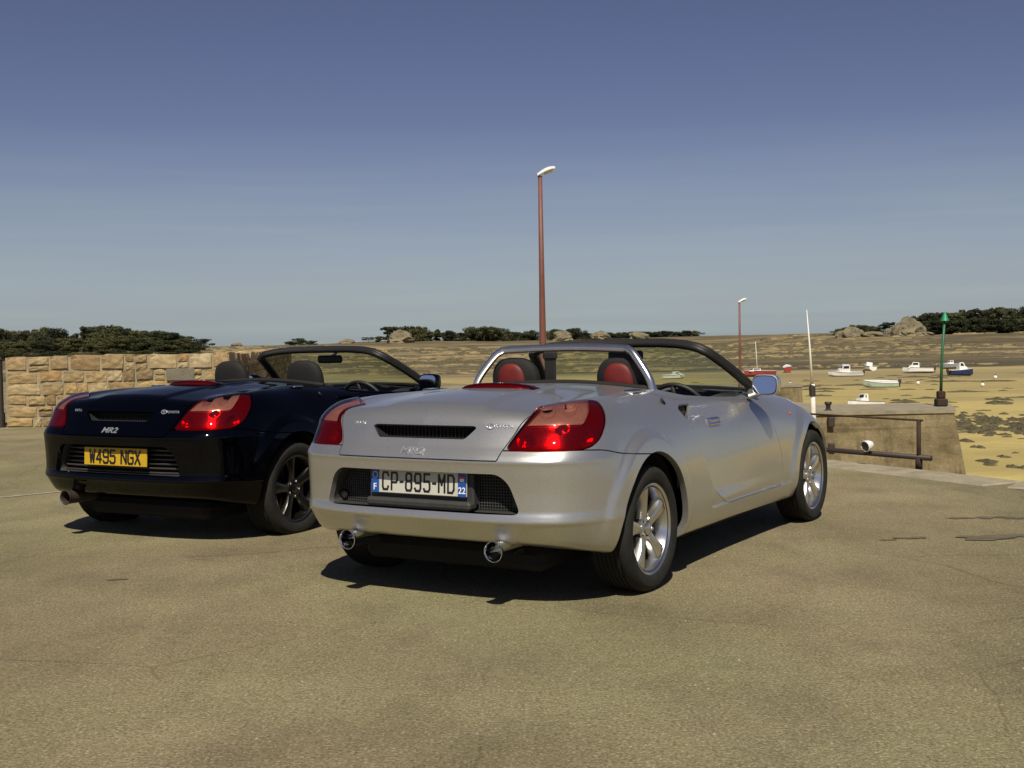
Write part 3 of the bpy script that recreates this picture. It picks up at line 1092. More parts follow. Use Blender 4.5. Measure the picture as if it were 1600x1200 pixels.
        for k in range(12):
            a = 2 * math.pi * k / 12
            st.box((-.2375 + .0135 * math.cos(a) - .002, -.0062, .026 + .0135 * math.sin(a) - .002), (-.2375 + .0135 * math.cos(a) + .002, -.0053, .026 + .0135 * math.sin(a) + .002))
        st.build('star_ring', M['white_ink'], po)
    # wheels
    for (ax, pos, track) in (('rear', RW, .735), ('front', FW, .742)):
        D = WM[ax]
        od = .586 if ax == 'rear' else .578
        for s in (1, -1):
            wh = link('wheel', D['wheel'], cfg['rim'], root, (s * track, pos[0], od / 2 - .003), (0, 0, 0 if s > 0 else math.pi))
            link('tyre', D['tyre'], M['rubber'], wh)
            link('hub_cap', D['hub_cap'], cfg['rim'], wh)
            link('brake_disc', D['brake_disc'], M['steel_dark'], wh)
            for k in range(5):
                a = R(100 + 36 + 72 * k)
                link('lug_nut', D['lug_nut'], M['chrome'], wh, (D['nut_x'], .048 * math.cos(a), .048 * math.sin(a)))
    # cockpit tub
    m = MB()
    rows = []
    for (x, y) in list(COCK) + [COCK[0]]:
        z0 = surf_z(x, y)
        rows.append([(x, y, z0 - .012), (x * .99, y, z0 - .06), (x * .96, .70 + (y - .70) * .98, .60), (x * .93, .75 + (y - .75) * .95, .30)])
    m.grid(rows); m.build('cockpit_tub', M['dark_void'], root, smooth=True)
    m = MB(); m.box((-.62, .7, .29), (.62, 1.75, .30)); m.build('cockpit_floor', M['dark_void'], root)
    # dashboard
    rows = []
    for x in np.linspace(-.655, .655, 21):
        hump = .035 * math.exp(-((x - .36) / .16) ** 2)
        yf = 1.84 - .2 * (x / .65) ** 2
        rows.append([(x, yf, .842), (x, 1.66, .852 + hump * .4), (x, 1.55, .845 + hump), (x, 1.50, .815 + hump), (x, 1.51, .70), (x, 1.60, .52)])
    m = MB(); m.grid(rows); m.build('dashboard', M['black_plastic'], root, smooth=True)
    # steering wheel
    swm = Matrix.Translation((.37, 1.37, .742)) @ Matrix.Rotation(R(-66), 4, 'X')
    pts = [swm @ Vector((.178 * math.cos(a), .178 * math.sin(a), 0)) for a in np.linspace(0, 2 * math.pi, 41)]
    m = MB(); m.tube(pts, .015, 8, False)
    for a in (0, 180, 270):
        m.tube([swm @ Vector((.03 * math.cos(R(a)), .03 * math.sin(R(a)), -.01)), swm @ Vector((.175 * math.cos(R(a)), .175 * math.sin(R(a)), 0))], .016, 8)
    m.lathe([(.055, -.02), (.05, .01), (.0005, .015)], 20)
    k0 = len(m.v) - 60
    m.v[k0:] = [tuple(swm @ Vector(q)) for q in m.v[k0:]]
    m.tube([swm @ Vector((0, 0, -.02)), (.36, 1.55, .70)], .03, 10)
    m.build('steering_wheel', M['black_plastic'], root, smooth=True)
    # seats
    for s in (1, -1):
        sb = link('seat', SM['backrest'], cfg['seat'], root, (s * .33, 0, 0))
        link('seat_cushion', SM['seat_cushion'], cfg['seat'], sb)
        link('headrest', SM['headrest'], cfg['seat_edge'], sb)
        if cfg['seat'] is not cfg['seat_edge']:
            link('headrest_panel', SM['headrest_panel'], cfg['seat'], sb)
    # folded hood seal along the rear edge of the cockpit
    pts = [(x, .645 + .12 * max(0, abs(x) - .52) , surf_z(x, .63) + .002) for x in np.linspace(-.55, .55, 15)]
    m = MB(); m.tube(pts, .016, 8); m.build('folded_hood_edge', M['black_fabric'], root, smooth=True)
    for s in (1, -1):
        xx = s * .60; zz = surf_z(xx, .30)
        m = MB(); m.box((xx - .03, .235, zz - .004), (xx + .03, .335, zz + .012), bev=.008); m.build('hood_hinge_cover', M['chrome'], root, angle=40)
    zz = surf_z(.70, .42); m = MB(); m.tube([(.70, .42, zz - .004), (.70, .40, zz + .022)], [.014, .006], 10); m.build('aerial_base', M['black_plastic'], root, smooth=True)
    # roll bar (silver car) or two low hoops
    if cfg['roll_bar']:
        c = [(-.55, .64, .89), (-.52, .645, .97), (-.44, .665, 1.075), (-.395, .68, 1.112), (-.33, .69, 1.122), (0, .70, 1.130), (.33, .69, 1.122), (.395, .68, 1.112), (.44, .665, 1.075), (.52, .645, .97), (.55, .64, .89)]
        m = MB(); m.tube(spline_pts(c, 7), .0215, 16); m.build('roll_bar', cfg['bar'], root, smooth=True)
        m = MB(); m.box((-.125, .685, .90), (-.055, .705, 1.115), bev=.012); m.box((-.135, .675, 1.06), (-.045, .71, 1.115), bev=.015); m.build('wind_stop_post', M['black_fabric'], root, angle=40)
    # windscreen
    T = np.linspace(-1, 1, 33)
    m = MB(); m.grid([[screen_curve(t, v) for v in np.linspace(0, 1, 9)] for t in T]); m.build('windscreen', M['glass'], root, smooth=True)
    pill = [screen_curve(-1.0, v) for v in np.linspace(0, .93, 9)]
    hd = [screen_curve(t, 1.0) for t in np.linspace(-.93, .93, 27)]
    pts = np.array(pill + hd + [p * np.array([-1, 1, 1]) for p in pill[::-1]])
    # flattened section: header about 45 mm deep
    m = MB()
    m.tube(pts, .027, 12)
    m.build('windscreen_frame', cfg['frame'], root, smooth=True)
    m = MB(); m.tube(pts + np.array([0, -.022, -.006]), .020, 10); m.build('frame_lining', M['black_plastic'], root, smooth=True)
    pts = [screen_curve(t, 0.0) + np.array([0, .01, .0]) for t in np.linspace(-1, 1, 21)]
    m = MB(); m.tube(pts, .014, 8); m.build('cowl_seal', M['black_plastic'], root, smooth=True)
    # inside mirror
    rm = screen_curve(0, .80)
    m = MB(); m.box((-.115, rm[1] - .085, rm[2] - .055), (.115, rm[1] - .055, rm[2] + .005), bev=.018); m.tube([(0, rm[1] - .06, rm[2] - .01), (0, rm[1] + .01, rm[2] + .02)], .010, 8)
    m.build('inside_mirror', M['black_plastic'], root, angle=40)
    # door mirrors
    for s in (1, -1):
        P0 = []
        cx, cy, cz = .848, 1.53, .898
        n = 20
        for d, sc_ in ((-.040, .90), (-.038, .97), (-.02, 1.0), (.02, .97), (.055, .80), (.075, .5), (.083, .02)):
            row = []
            for k in range(n + 1):
                t = 2 * math.pi * k / n
                f = lambda q: math.copysign(abs(q) ** .55, q)
                row.append((s * (cx +   .078 * sc_ * f(math.cos(t)) - .03 * (d > .03)), cy + d, cz + .060 * sc_ * f(math.sin(t)) - .01 * (d > .03)))
            P0.append(row)
        m = MB(); m.grid(P0)
        m.tube([(s * .72, 1.62, .842), (s * .79, 1.59, .858), (s * .84, 1.565, .872)], [.030, .026, .024], 10)
        mo = m.build('door_mirror', paint, root, angle=50)
        row = []
        for k in range(n):
            t = 2 * math.pi * k / n
            f = lambda q: math.copysign(abs(q) ** .55, q)
            row.append((s * (cx + .068 * f(math.cos(t))), cy - .047 + .006 * f(math.sin(t)), cz + .050 * f(math.sin(t))))
        g = MB(); g.add(row, [tuple(range(n))]); g.build('mirror_glass', M['mirror'], mo)

# ------------------------------------------------------------------ ground materials
def N_(nt, t, **kw):
    n = nt.nodes.new(t)
    for k, v in kw.items():
        if k.startswith('i'):
            n.inputs[int(k[1:])].default_value = v
        else:
            setattr(n, k, v)
    return n


def ramp(nt, src, stops):
    r = nt.nodes.new('ShaderNodeValToRGB')
    el = r.color_ramp.elements
    while len(el) < len(stops): el.new(.5)
    for e, (p, c) in zip(el, stops):
        e.position = p; e.color = (*c, 1) if len(c) == 3 else c
    nt.links.new(src, r.inputs[0])
    return r.outputs[0]


def noise_of(nt, vec, scale, detail=5, rough=.6, mapping=None):
    if mapping:
        mp = nt.nodes.new('ShaderNodeMapping'); mp.inputs['Scale'].default_value = mapping
        nt.links.new(vec, mp.inputs[0]); vec = mp.outputs[0]
    n = nt.nodes.new('ShaderNodeTexNoise')
    n.inputs['Scale'].default_value = scale; n.inputs['Detail'].default_value = detail; n.inputs['Roughness'].default_value = rough
    nt.links.new(vec, n.inputs['Vector'])
    return n.outputs[0]


def mixc(nt, fac, a, b, mode='MIX'):
    m = nt.nodes.new('ShaderNodeMix'); m.data_type = 'RGBA'; m.blend_type = mode
    for i, v in ((0, fac), (6, a), (7, b)):
        if hasattr(v, 'is_output'): nt.links.new(v, m.inputs[i])
        elif i == 0: m.inputs[0].default_value = v
        else: m.inputs[i].default_value = (*v, 1)
    return m.outputs[2]


def maprange(nt, src, a, b, c=0., d=1.):
    m = nt.nodes.new('ShaderNodeMapRange')
    for i, v in enumerate((a, b, c, d)): m.inputs[i + 1].default_value = v
    nt.links.new(src, m.inputs[0])
    return m.outputs[0]


def asphalt_mat():
    m, nt, b = new_mat('worn_asphalt')
    tc = nt.nodes.new('ShaderNodeTexCoord').outputs['Object']
    fine = noise_of(nt, tc, 85, 4, .75)
    mid = noise_of(nt, tc, 24, 5, .7)
    big = noise_of(nt, tc, .55, 6, .6)
    lanes = noise_of(nt, tc, .5, 4, .55, (1.6, .35, 1))
    col = ramp(nt, fine, [(.30, (.088, .074, .044)), (.45, (.236, .196, .112)), (.57, (.318, .268, .156)), (.68, (.60, .52, .33))])
    col = mixc(nt, maprange(nt, mid, .35, .7), col, (.72, .70, .66), 'MULTIPLY')
    col = mixc(nt, maprange(nt, big, .40, .62, 0, .85), col, (.72, .70, .68), 'MULTIPLY')
    patch = noise_of(nt, tc, 1.9, 5, .6, (1, .55, 1))
    col = mixc(nt, maprange(nt, patch, .48, .68, 0, .75), col, (.70, .69, .70), 'MULTIPLY')
    hue = noise_of(nt, tc, .32, 4, .5)
    col = mixc(nt, maprange(nt, hue, .4, .6, 0, .8), col, (.93, 1.04, .93), 'MULTIPLY')
    col = mixc(nt, maprange(nt, lanes, .40, .68, 0, .5), col, (1.25, 1.22, 1.18), 'MULTIPLY')
    # fine cracks, here and there
    cv = nt.nodes.new('ShaderNodeTexVoronoi'); cv.feature = 'DISTANCE_TO_EDGE'; cv.inputs['Scale'].default_value = .55
    wv = nt.nodes.new('ShaderNodeMix'); wv.data_type = 'RGBA'; wv.blend_type = 'LINEAR_LIGHT'; wv.inputs[0].default_value = .07
    cn = nt.nodes.new('ShaderNodeTexNoise'); cn.inputs['Scale'].default_value = 2.2; cn.inputs['Detail'].default_value = 6
    nt.links.new(tc, cn.inputs['Vector']); nt.links.new(tc, wv.inputs[6]); nt.links.new(cn.outputs['Color'], wv.inputs[7]); nt.links.new(wv.outputs[2], cv.inputs['Vector'])
    ck = nt.nodes.new('ShaderNodeMath'); ck.operation = 'MULTIPLY'
    nt.links.new(maprange(nt, cv.outputs['Distance'],   .001, .005, .4, 0), ck.inputs[0]); nt.links.new(maprange(nt, big, .45, .55), ck.inputs[1])
    col = mixc(nt, ck.outputs[0], col, (.3, .28, .26), 'MULTIPLY')
    # oil spots and dark patches
    v = nt.nodes.new('ShaderNodeTexVoronoi'); v.inputs['Scale'].default_value = .62; v.inputs['Randomness'].default_value = 1
    nt.links.new(tc, v.inputs['Vector'])
    wob = nt.nodes.new('ShaderNodeMath'); wob.operation = 'MULTIPLY_ADD'; wob.inputs[1].default_value = .22
    nt.links.new(mid, wob.inputs[0]); nt.links.new(v.outputs['Distance'], wob.inputs[2])
    col = mixc(nt, maprange(nt, wob.outputs[0], .17, .24, .55, 0), col, (.35, .33, .32), 'MULTIPLY')
    nt.links.new(col, b.inputs['Base Color'])
    b.inputs['Roughness'].default_value = .88
    b.inputs['Specular IOR Level'].default_value = .3
    bp = nt.nodes.new('ShaderNodeBump'); bp.inputs['Strength'].default_value = 1.0; bp.inputs['Distance'].default_value = .008
    nt.links.new(fine, bp.inputs['Height'])
    nt.links.new(bp.outputs[0], b.inputs['Normal'])
    return m


def flat_mat():
    """tidal flat: sand near, streaked with wet mud, weed and shell banks further off"""
    m, nt, b = new_mat('tidal_flat')
    tc = nt.nodes.new('ShaderNodeTexCoord').outputs['Object']
    sp = nt.nodes.new('ShaderNodeSeparateXYZ'); nt.links.new(tc, sp.inputs[0])
    yd = sp.outputs[1]
    small = noise_of(nt, tc, .9, 6, .65)
    mid = noise_of(nt, tc, .09, 6, .62, (.6, 1, 1))
    band = noise_of(nt, tc, .012, 8, .68, (.5, 1, 1))
    band2 = noise_of(nt, tc, .022, 9, .74, (.36, 1, 1))
    sand = mixc(nt, maprange(nt, small, .3, .7), (.385, .30, .105), (.50, .40, .145))
    sand = mixc(nt, maprange(nt, mid, .44, .62), sand, (.34, .27, .10))
    wet = noise_of(nt, tc, .03, 6, .65, (.5, 1, 1))
    wm = nt.nodes.new('ShaderNodeMath'); wm.operation = 'MULTIPLY'
    nt.links.new(maprange(nt, yd, 75, 190), wm.inputs[0]); nt.links.new(maprange(nt, wet, .30, .62, .35, 1), wm.inputs[1])
    sand = mixc(nt, wm.outputs[0], sand, (.245, .195, .10))
    ochre = mixc(nt, maprange(nt, mid, .35, .65), (.12, .09, .044), (.215, .16, .078))
    weed = mixc(nt, maprange(nt, small, .3, .7), (.045, .038, .022), (.10, .085, .05))
    far = mixc(nt, maprange(nt, band, .46, .58), ochre, (.27, .215, .115))
    far = mixc(nt, maprange(nt, band2, .45, .55, 0, .85), far, weed)
    # the bank begins some 220 m out, edge wandering
    ed = nt.nodes.new('ShaderNodeMath'); ed.operation = 'MULTIPLY_ADD'; ed.inputs[1].default_value = 90
    nt.links.new(band2, ed.inputs[0]); nt.links.new(yd, ed.inputs[2])
    col = mixc(nt, maprange(nt, ed.outputs[0], 268, 285), sand, far)
    # dark wrack line along the edge of the bank
    l1 = maprange(nt, ed.outputs[0], 262, 272); l2 = maprange(nt, ed.outputs[0], 285, 330, 1, 0)
    mu = nt.nodes.new('ShaderNodeMath'); mu.operation = 'MULTIPLY'; nt.links.new(l1, mu.inputs[0]); nt.links.new(l2, mu.inputs[1])
    mu2 = nt.nodes.new('ShaderNodeMath'); mu2.operation = 'MULTIPLY'; nt.links.new(mu.outputs[0], mu2.inputs[0]); nt.links.new(maprange(nt, band2, .40, .50), mu2.inputs[1])
    col = mixc(nt, mu2.outputs[0], col, weed)
    nt.links.new(col, b.inputs['Base Color'])
    b.inputs['Roughness'].default_value = .8
    b.inputs['Specular IOR Level'].default_value = .25
    bp = nt.nodes.new('ShaderNodeBump'); bp.inputs['Strength'].default_value = .6; bp.inputs['Distance'].default_value = .25
    nt.links.new(small, bp.inputs['Height']); nt.links.new(bp.outputs[0], b.inputs['Normal'])
    return m


M['asphalt'] = asphalt_mat()
M['flat'] = flat_mat()
M['concrete'] = pmat('pale_concrete', (.30, .26, .175), .9, noise=.35, nscale=5, bump=.5, bscale=40, bdist=.01)
def stain_mat():
    m, nt, b = new_mat('stained_concrete')
    tc = nt.nodes.new('ShaderNodeTexCoord').outputs['Object']
    big = noise_of(nt, tc, .7, 7, .7); run = noise_of(nt, tc, 2.2, 6, .7, (1, 1, .10)); cast = noise_of(nt, tc, 1.2, 3, .5, (.05, .05, 2.2)); fine = noise_of(nt, tc, 9, 5, .7)
    c = mixc(nt, maprange(nt, big, .36, .62), (.115, .088, .040), (.265, .21, .115))
    c = mixc(nt, maprange(nt, run, .52, .66, 0, .75), c, (.34, .34, .30), 'MULTIPLY')
    c = mixc(nt, maprange(nt, cast, .56, .60, 0, .6), c, (.55, .52, .46), 'MULTIPLY')
    c = mixc(nt, maprange(nt, fine, .3, .7, .5, 0), c, (.6, .58, .52), 'MULTIPLY')
    nt.links.new(c, b.inputs['Base Color']); b.inputs['Roughness'].default_value = .92
    bp = nt.nodes.new('ShaderNodeBump'); bp.inputs['Strength'].default_value = .8; bp.inputs['Distance'].default_value = .06
    nt.links.new(fine, bp.inputs['Height']); nt.links.new(bp.outputs[0], b.inputs['Normal'])
    return m
M['concrete_stain'] = stain_mat()
M['pier_top'] = pmat('pier_top', (.26, .225, .15), .9, noise=.3, nscale=2)
M['line'] = pmat('worn_white_paint', (.34, .31, .24), .8, noise=.3, nscale=14, col2=(.20, .16, .088))
M['mortar'] = pmat('mortar', (.31, .255, .155), .95, noise=.3, nscale=9, bump=.5, bscale=60, bdist=.01)
STONE = [(0.38, 0.267, 0.127), (0.324, 0.232, 0.113), (0.421, 0.316, 0.166), (0.281, 0.19, 0.086), (0.45, 0.351, 0.2), (0.366, 0.232, 0.093), (0.239, 0.168, 0.086), (0.408, 0.281, 0.119)]
for i, c in enumerate(STONE):
    M['stone%d' % i] = pmat('sandstone', c, .92, noise=.5, nscale=5, bump=.7, bscale=24, bdist=.012)
M['stone_grey'] = pmat('grey_slab', (.17, .15, .105), .9, noise=.25, nscale=8, bump=.6, bscale=30, bdist=.01)
M['post_red'] = pmat('red_brown_paint', (.165, .062, .042), .55, noise=.25, nscale=3, bump=.1)
M['lamp_white'] = pmat('lamp_housing', (.72, .72, .68), .4, noise=.08, nscale=10)
M['lamp_glass'] = pmat('lamp_bowl', (.6, .6, .55), .2, noise=.08, nscale=20)
M['rust'] = pmat('rusty_pipe', (.050, .026, .016), .8, .3, noise=.6, nscale=16, bump=.6, bscale=60, bdist=.004, col2=(.025, .016, .012))
M['dark_pipe'] = pmat('dark_pipe', (.028, .026, .03), .6, .3, noise=.5, nscale=14, col2=(.055, .034, .022))
M['green_paint'] = pmat('green_paint', (.02, .125, .05), .5, noise=.25, nscale=5)
M['topmark'] = pmat('topmark_green', (.015, .24, .10), .45, noise=.15, nscale=5)
M['boat_white'] = pmat('boat_white', (.78, .77, .72), .35, coat=.3, noise=.08, nscale=2)
M['boat_red'] = pmat('boat_red', (.28, .04, .028), .5, noise=.2, nscale=2)
M['boat_blue'] = pmat('boat_navy', (.018, .03, .10), .4, noise=.2, nscale=2)
M['boat_green'] = pmat('boat_pale_green', (.46, .58, .47), .4, noise=.12, nscale=2)
M['boat_grey'] = pmat('boat_grey', (.22, .22, .24), .5, noise=.2, nscale=2)
M['boat_dark'] = pmat('boat_keel_paint', (.055, .03, .03), .7, noise=.4, nscale=3)
M['boat_glass'] = pmat('boat_window', (.015, .02, .025), .1, noise=.1, nscale=3)
M['mast'] = pmat('white_mast', (.75, .73, .66), .45, noise=.1, nscale=4)
M['weed'] = pmat('seaweed', (.040, .034, .016), .75, noise=.5, nscale=2.5, col2=(.12, .10, .045), bump=.8, bscale=6, bdist=.1)
M['bark'] = pmat('bark', (.07, .05, .035), .9, noise=.4, nscale=1.0)
for i, c in enumerate([(.030, .036, .014), (.040, .048, .017), (.080, .080, .028), (.034, .036, .017)]):
    M['leaf%d' % i] = pmat('foliage', c, .75, noise=.45, nscale=.35, spec=.2)
M['rock'] = pmat('shore_rock', (.21, .175, .10), .95, noise=.5, nscale=.35, bump=1.0, bscale=1.2, bdist=.6, col2=(.10, .085, .055))
M['sea'] = pmat('sea', (.03, .05, .06), .12, noise=.2, nscale=.002, bump=.3, bscale=.3, bdist=.3)

# ------------------------------------------------------------------ tidal flat and far land (one sheet to the horizon)
def vnoise(x, y, seed=0):
    xi = np.floor(x).astype(np.int64); yi = np.floor(y).astype(np.int64)
    fx, fy = x - xi, y - yi
    fx = fx * fx * (3 - 2 * fx); fy = fy * fy * (3 - 2 * fy)
    def h(a, b):
        n = (a * 374761393 + b * 668265263 + seed * 974634521) & 0x7fffffff
        n = ((n ^ (n >> 13)) * 1274126177) & 0x7fffffff
        return ((n ^ (n >> 16)) & 0xffff) / 65535.0
    return (h(xi, yi) * (1 - fx) + h(xi + 1, yi) * fx) * (1 - fy) + (h(xi, yi + 1) * (1 - fx) + h(xi + 1, yi + 1) * fx) * fy


def fbm(x, y, o=4, seed=0):
    s = 0; a = .5
    for k in range(o):
        s = s + a * vnoise(x * 2 ** k, y * 2 ** k, seed + k); a *= .5
    return s


def land_z(x, y):
    """height of the shore: flat sand at -5, banks and islands beyond"""
    z = -5 + .12 * (fbm(x * .08, y * .08, 3, 3) - .5)
    z = z + ss(230, 330, y) * (.9 * fbm(x * .012, y * .03, 4, 5) - .1)
    z = z + ss(300, 460, y) * 1.2 * fbm(x * .01, y * .03, 4, 9)
    left = ss(-70, -125, x) * ss(360, 430, y)
    z = np.where(left > 0, z * (1 - left) + (-.6 + 1.2 * fbm(x * .03, y * .03, 3, 12)) * left, z)
    right = ss(120, 190, x) * ss(520, 620, y)
    z = z * (1 - right) + (-.4 + 2.0 * ss(600, 900, y) + 1.5 * fbm(x * .02, y * .03, 3, 15)) * right
    mid = ss(-190, -110, x) * (1 - ss(150, 230, x)) * ss(700, 880, y)
    z = z * (1 - mid) + (-.5 + 4.5 * fbm(x * .012, y * .012, 4, 21) * ss(700, 1000, y)) * mid
    back = ss(1300, 1500, y)
    return z * (1 - back) + (-9.0) * back


yy = np.concatenate([np.linspace(-40, 60, 20), np.geomspace(62, 1600, 190)])
tt = np.linspace(-1, 1, 221)
GY, GT = np.meshgrid(yy, tt, indexing='ij')
GX = GT * (90 + np.maximum(GY, 0) * .62)
GZ = land_z(GX, GY)
Vg = np.stack([GX, GY, GZ], -1).reshape(-1, 3)
nr, nc = GX.shape
ii, jj = np.meshgrid(np.arange(nr - 1), np.arange(nc - 1), indexing='ij')
a_ = (ii * nc + jj).ravel()
Fg = np.stack([a_, a_ + 1, a_ + nc + 1, a_ + nc], 1)
tag(link('tidal_flat', mesh_data('tidal_flat', Vg, Fg, True), M['flat']), kind='structure')
m = MB(); m.add([(-30000, -2000, -6.2), (30000, -2000, -6.2), (30000, 40000, -6.2), (-30000, 40000, -6.2)], [(0, 1, 2, 3)])
tag(m.build('sea', M['sea']), kind='structure')

# ------------------------------------------------------------------ quay
EDGE = [(60, -18), (14, 2.2), (7.0, 7.3), (3.92, 9.55), (3.30, 10.75), (2.85, 11.6), (2.55, 13.0), (2.75, 18.0), (2.9, 23.6), (1.6, 29.0), (-5.5, 41.0), (-8.5, 44.0)]
quay = EDGE + [(-40, 44), (-40, -18)]
m = MB()
n = len(quay)
m.add([(x, y, 0) for x, y in quay] + [(x, y, -6.5) for x, y in quay], [tuple(range(n))[::-1] if False else tuple(range(n))] + [(i, i + n, (i + 1) % n + n, (i + 1) % n) for i in range(n)])
qo = m.build('quay', M['asphalt'])
tag(qo, kind='structure')


def box_between(mb, a, b, w0, w1, z0, z1, bev=.01):
    """box along a->b, from w0 to w1 on the left side of that direction"""
    a = Vector((a[0], a[1], 0)); b = Vector((b[0], b[1], 0))
    d = (b - a); L = d.length; d.normalize()
    nrm = Vector((-d.y, d.x, 0))
    mt = Matrix((d, nrm, Vector((0, 0, 1)))).transposed().to_4x4(); mt.translation = a
    mb.box((.004, w0, z0), (L - .004, w1, z1), mt, bev)


# coping stones along the edge, each its own piece
acc = []
pts = EDGE[2:10]
for i in range(len(pts) - 1):
    a = Vector(pts[i]); b = Vector(pts[i + 1]); L = (b - a).length
    k = max(1, round(L / 1.15))
    for q in range(k):
        acc.append((a + (b - a) * (q / k), a + (b - a) * ((q + 1) / k)))
for a, b in acc:
    m = MB(); box_between(m, a, b, -.05, .38, -.32, .006 + random.uniform(0, .006), .012)
    m.build('coping_stone', M['concrete'], qo)
# worn parking lines
for k, (a, b, w) in enumerate((((-5.9, 8.02), (-3.62, 10.15), .07),)):
    a = Vector((*a, 0)); b = Vector((*b, 0)); d = (b - a).normalized(); nn = Vector((-d.y, d.x, 0)) * w / 2
    mm = MB(); P = []
    for q in np.linspace(0, 1, 40):
        p = a + (b - a) * q; e = .75 + .5 * random.random()
        P.append([tuple(p - nn * e + Vector((0, 0, .004))), tuple(p + nn * e + Vector((0, 0, .004)))])
    mm.grid(P); mm.build('parking_line', M['line'], qo)

M['stain'] = pmat('oil_stain', (.125, .10, .06), .8, noise=.3, nscale=20)
rs = random.Random(4)
for (x, y, rx, ry, n) in ((2.22, 7.02, .13, .035, 9), (2.86, 7.0, .26, .06, 16), (-1.98, 6.2, .07, .02, 5), (3.0, 7.75, .2, .04, 8)):
    mm = MB()
    for k in range(n):
        cx, cy = x + rs.uniform(-1, 1) * rx, y + rs.uniform(-1, 1) * ry; w = rs.uniform(.2, .5) * rx; q = 9
        mm.add([(cx + w * (.5 + .7 * rs.random()) * math.cos(2 * math.pi * a / q), cy + w * .5 * (.5 + .7 * rs.random()) * math.sin(2 * math.pi * a / q), .003 + .0002 * k) for a in range(q)], [tuple(range(q))])
    mm.build('oil_stain', M['stain'], qo)

# loose grit and pale chips on the tarmac
m = MB(); rs = random.Random(9)
for k in range(380):
    y = 2.6 + 9 * rs.random() ** 1.5; x = y * rs.uniform(-.46, .44)
    s = rs.choice((.002, .0025, .003, .004, .006))
    V = [(x + s * rs.uniform(.6, 1.3) * a, y + s * rs.uniform(.6, 1.3) * b, c * s * rs.uniform(.5, .9)) for a, b, c in ((1, 0, 0), (0, 1, 0), (-1, 0, 0), (0, -1, 0), (.2, .1, 1.3))]
    m.add(V, [(0, 1, 4), (1, 2, 4), (2, 3, 4), (3, 0, 4)])
tag(m.build('grit', pmat('grit', (.32, .275, .19), .9, noise=.4, nscale=30)), 'loose pale grit scattered on the tarmac', 'grit', kind='stuff')

# ------------------------------------------------------------------ stone wall, every stone a piece
def stone_mesh(seed):
    r = np.random.default_rng(seed)
    P = []
    f = lambda u, v, w: (u, v, w)
    n = 5
    mb = MB()
    # rounded cuboid -.5..5 with uneven front face (-y)
    xs = np.array([-.5, -.46, -.2, .1, .36, .465, .5]); zs = np.array([-.5, -.43, -.1, .2, .43, .5])
    rows = []
    for x in xs:
        row = []
        for z in zs:
            e = max(abs(x) / .5, abs(z) / .5)
            ex = 1 if abs(x) >= .5 or abs(z) >= .5 else 0
            y = -.5 + (.55 if ex else 0) + r.uniform(-.022, .022) * (0 if ex else 1) + (.022 if (abs(x) > .45 or abs(z) > .42) and not ex else 0)
            row.append((x + r.uniform(-.012, .012), y, z + r.uniform(-.03, .03)))
        rows.append(row)
    mb.grid(rows)
    mb.box((-.49, 0, -.49), (.49, .5, .49))
    return mb.data('stone')


STM = [stone_mesh(k) for k in range(9)]
for me in STM: me.materials.append(M['stone0'])


def lay_wall(root, a, b, h, thick, seed, near):
    """courses of stones along a->b, face on the right-hand side of the direction"""
    r = random.Random(seed)
    a = Vector((*a, 0)); b = Vector((*b, 0)); d = b - a; L = d.length; d.normalize()
    ang = math.atan2(d.y, d.x)
    z = 0.0
    hs = []
    while z < h - .10:
        c = r.uniform(.125, .215)
        if h - z - c < .11: c = h - z
        hs.append((z, c)); z += c
    for (z0, c) in hs:
        x = 0.0
        while x < L - .02:
            w = r.choice((r.uniform(.12, .22), r.uniform(.22, .36), r.uniform(.22, .36), r.uniform(.36, .54))) * near
            if L - x - w < .16: w = L - x
            p = a + d * (x + w / 2)
            lay = [(z0, c)]
            if c > .17 and w < .45 * near and r.random() < .30:     # two thin stones instead of one
                k = r.uniform(.4, .6); lay = [(z0, c * k), (z0 + c * k, c * (1 - k))]
            for (zz, cc) in lay:
                zz += r.uniform(-.012, .012)
                link('stone', STM[r.randrange(9)], M['stone%d' % r.randrange(8)], root, (p.x, p.y, zz + cc / 2), (r.uniform(-.04, .04), r.uniform(-.035, .035), ang + r.uniform(-.03, .03)),
                     (w - r.uniform(.004, .03), thick * r.uniform(.97, 1.07), cc - r.uniform(.0, .022)))
            x += w
    nrm = Vector((-d.y, d.x, 0))
    m = MB()
    mt = Matrix((d, nrm, Vector((0, 0, 1)))).transposed().to_4x4(); mt.translation = a
    m.box((0, -thick * .5 + .022, -.3), (L, thick * .5 - .05, h - .02), mt)
    m.build('mortar', M['mortar'], root)


wall = empty('stone_wall', (0, 0, 0))
tag(wall, 'low wall of tan rubble stones behind the navy car', 'wall')
lay_wall(wall, (-7.60, 18.72), (-4.24, 18.72), 1.065, .42, 3, 1.0)
lay_wall(wall, (-4.47, 18.96), (-7.35, 40.0), 1.05, .42, 8, 2.2)
lay_wall(wall, (-12.6, 18.72), (-7.82, 18.72), 1.065, .42, 17, 1.15)
m = MB(); m.box((-5.18, 18.494, .66), (-4.76, 18.56, .84), bev=.008); m.build('slab', M['stone_grey'], wall)
m = MB(); m.tube([(-7.70, 18.55, 0), (-7.70, 18.55, 1.02)], .045, 10); m.tube([(-7.70, 18.55, 1.02), (-7.70, 18.55, 1.05)], [.055, .03], 10)
m.tube([(-7.70, 18.55, .0), (-7.70, 18.55, .22)], .06, 10)
tag(m.build('drain_pipe', M['dark_pipe']), 'thin dark vertical pipe at the left end of the stone wall', 'pipe')

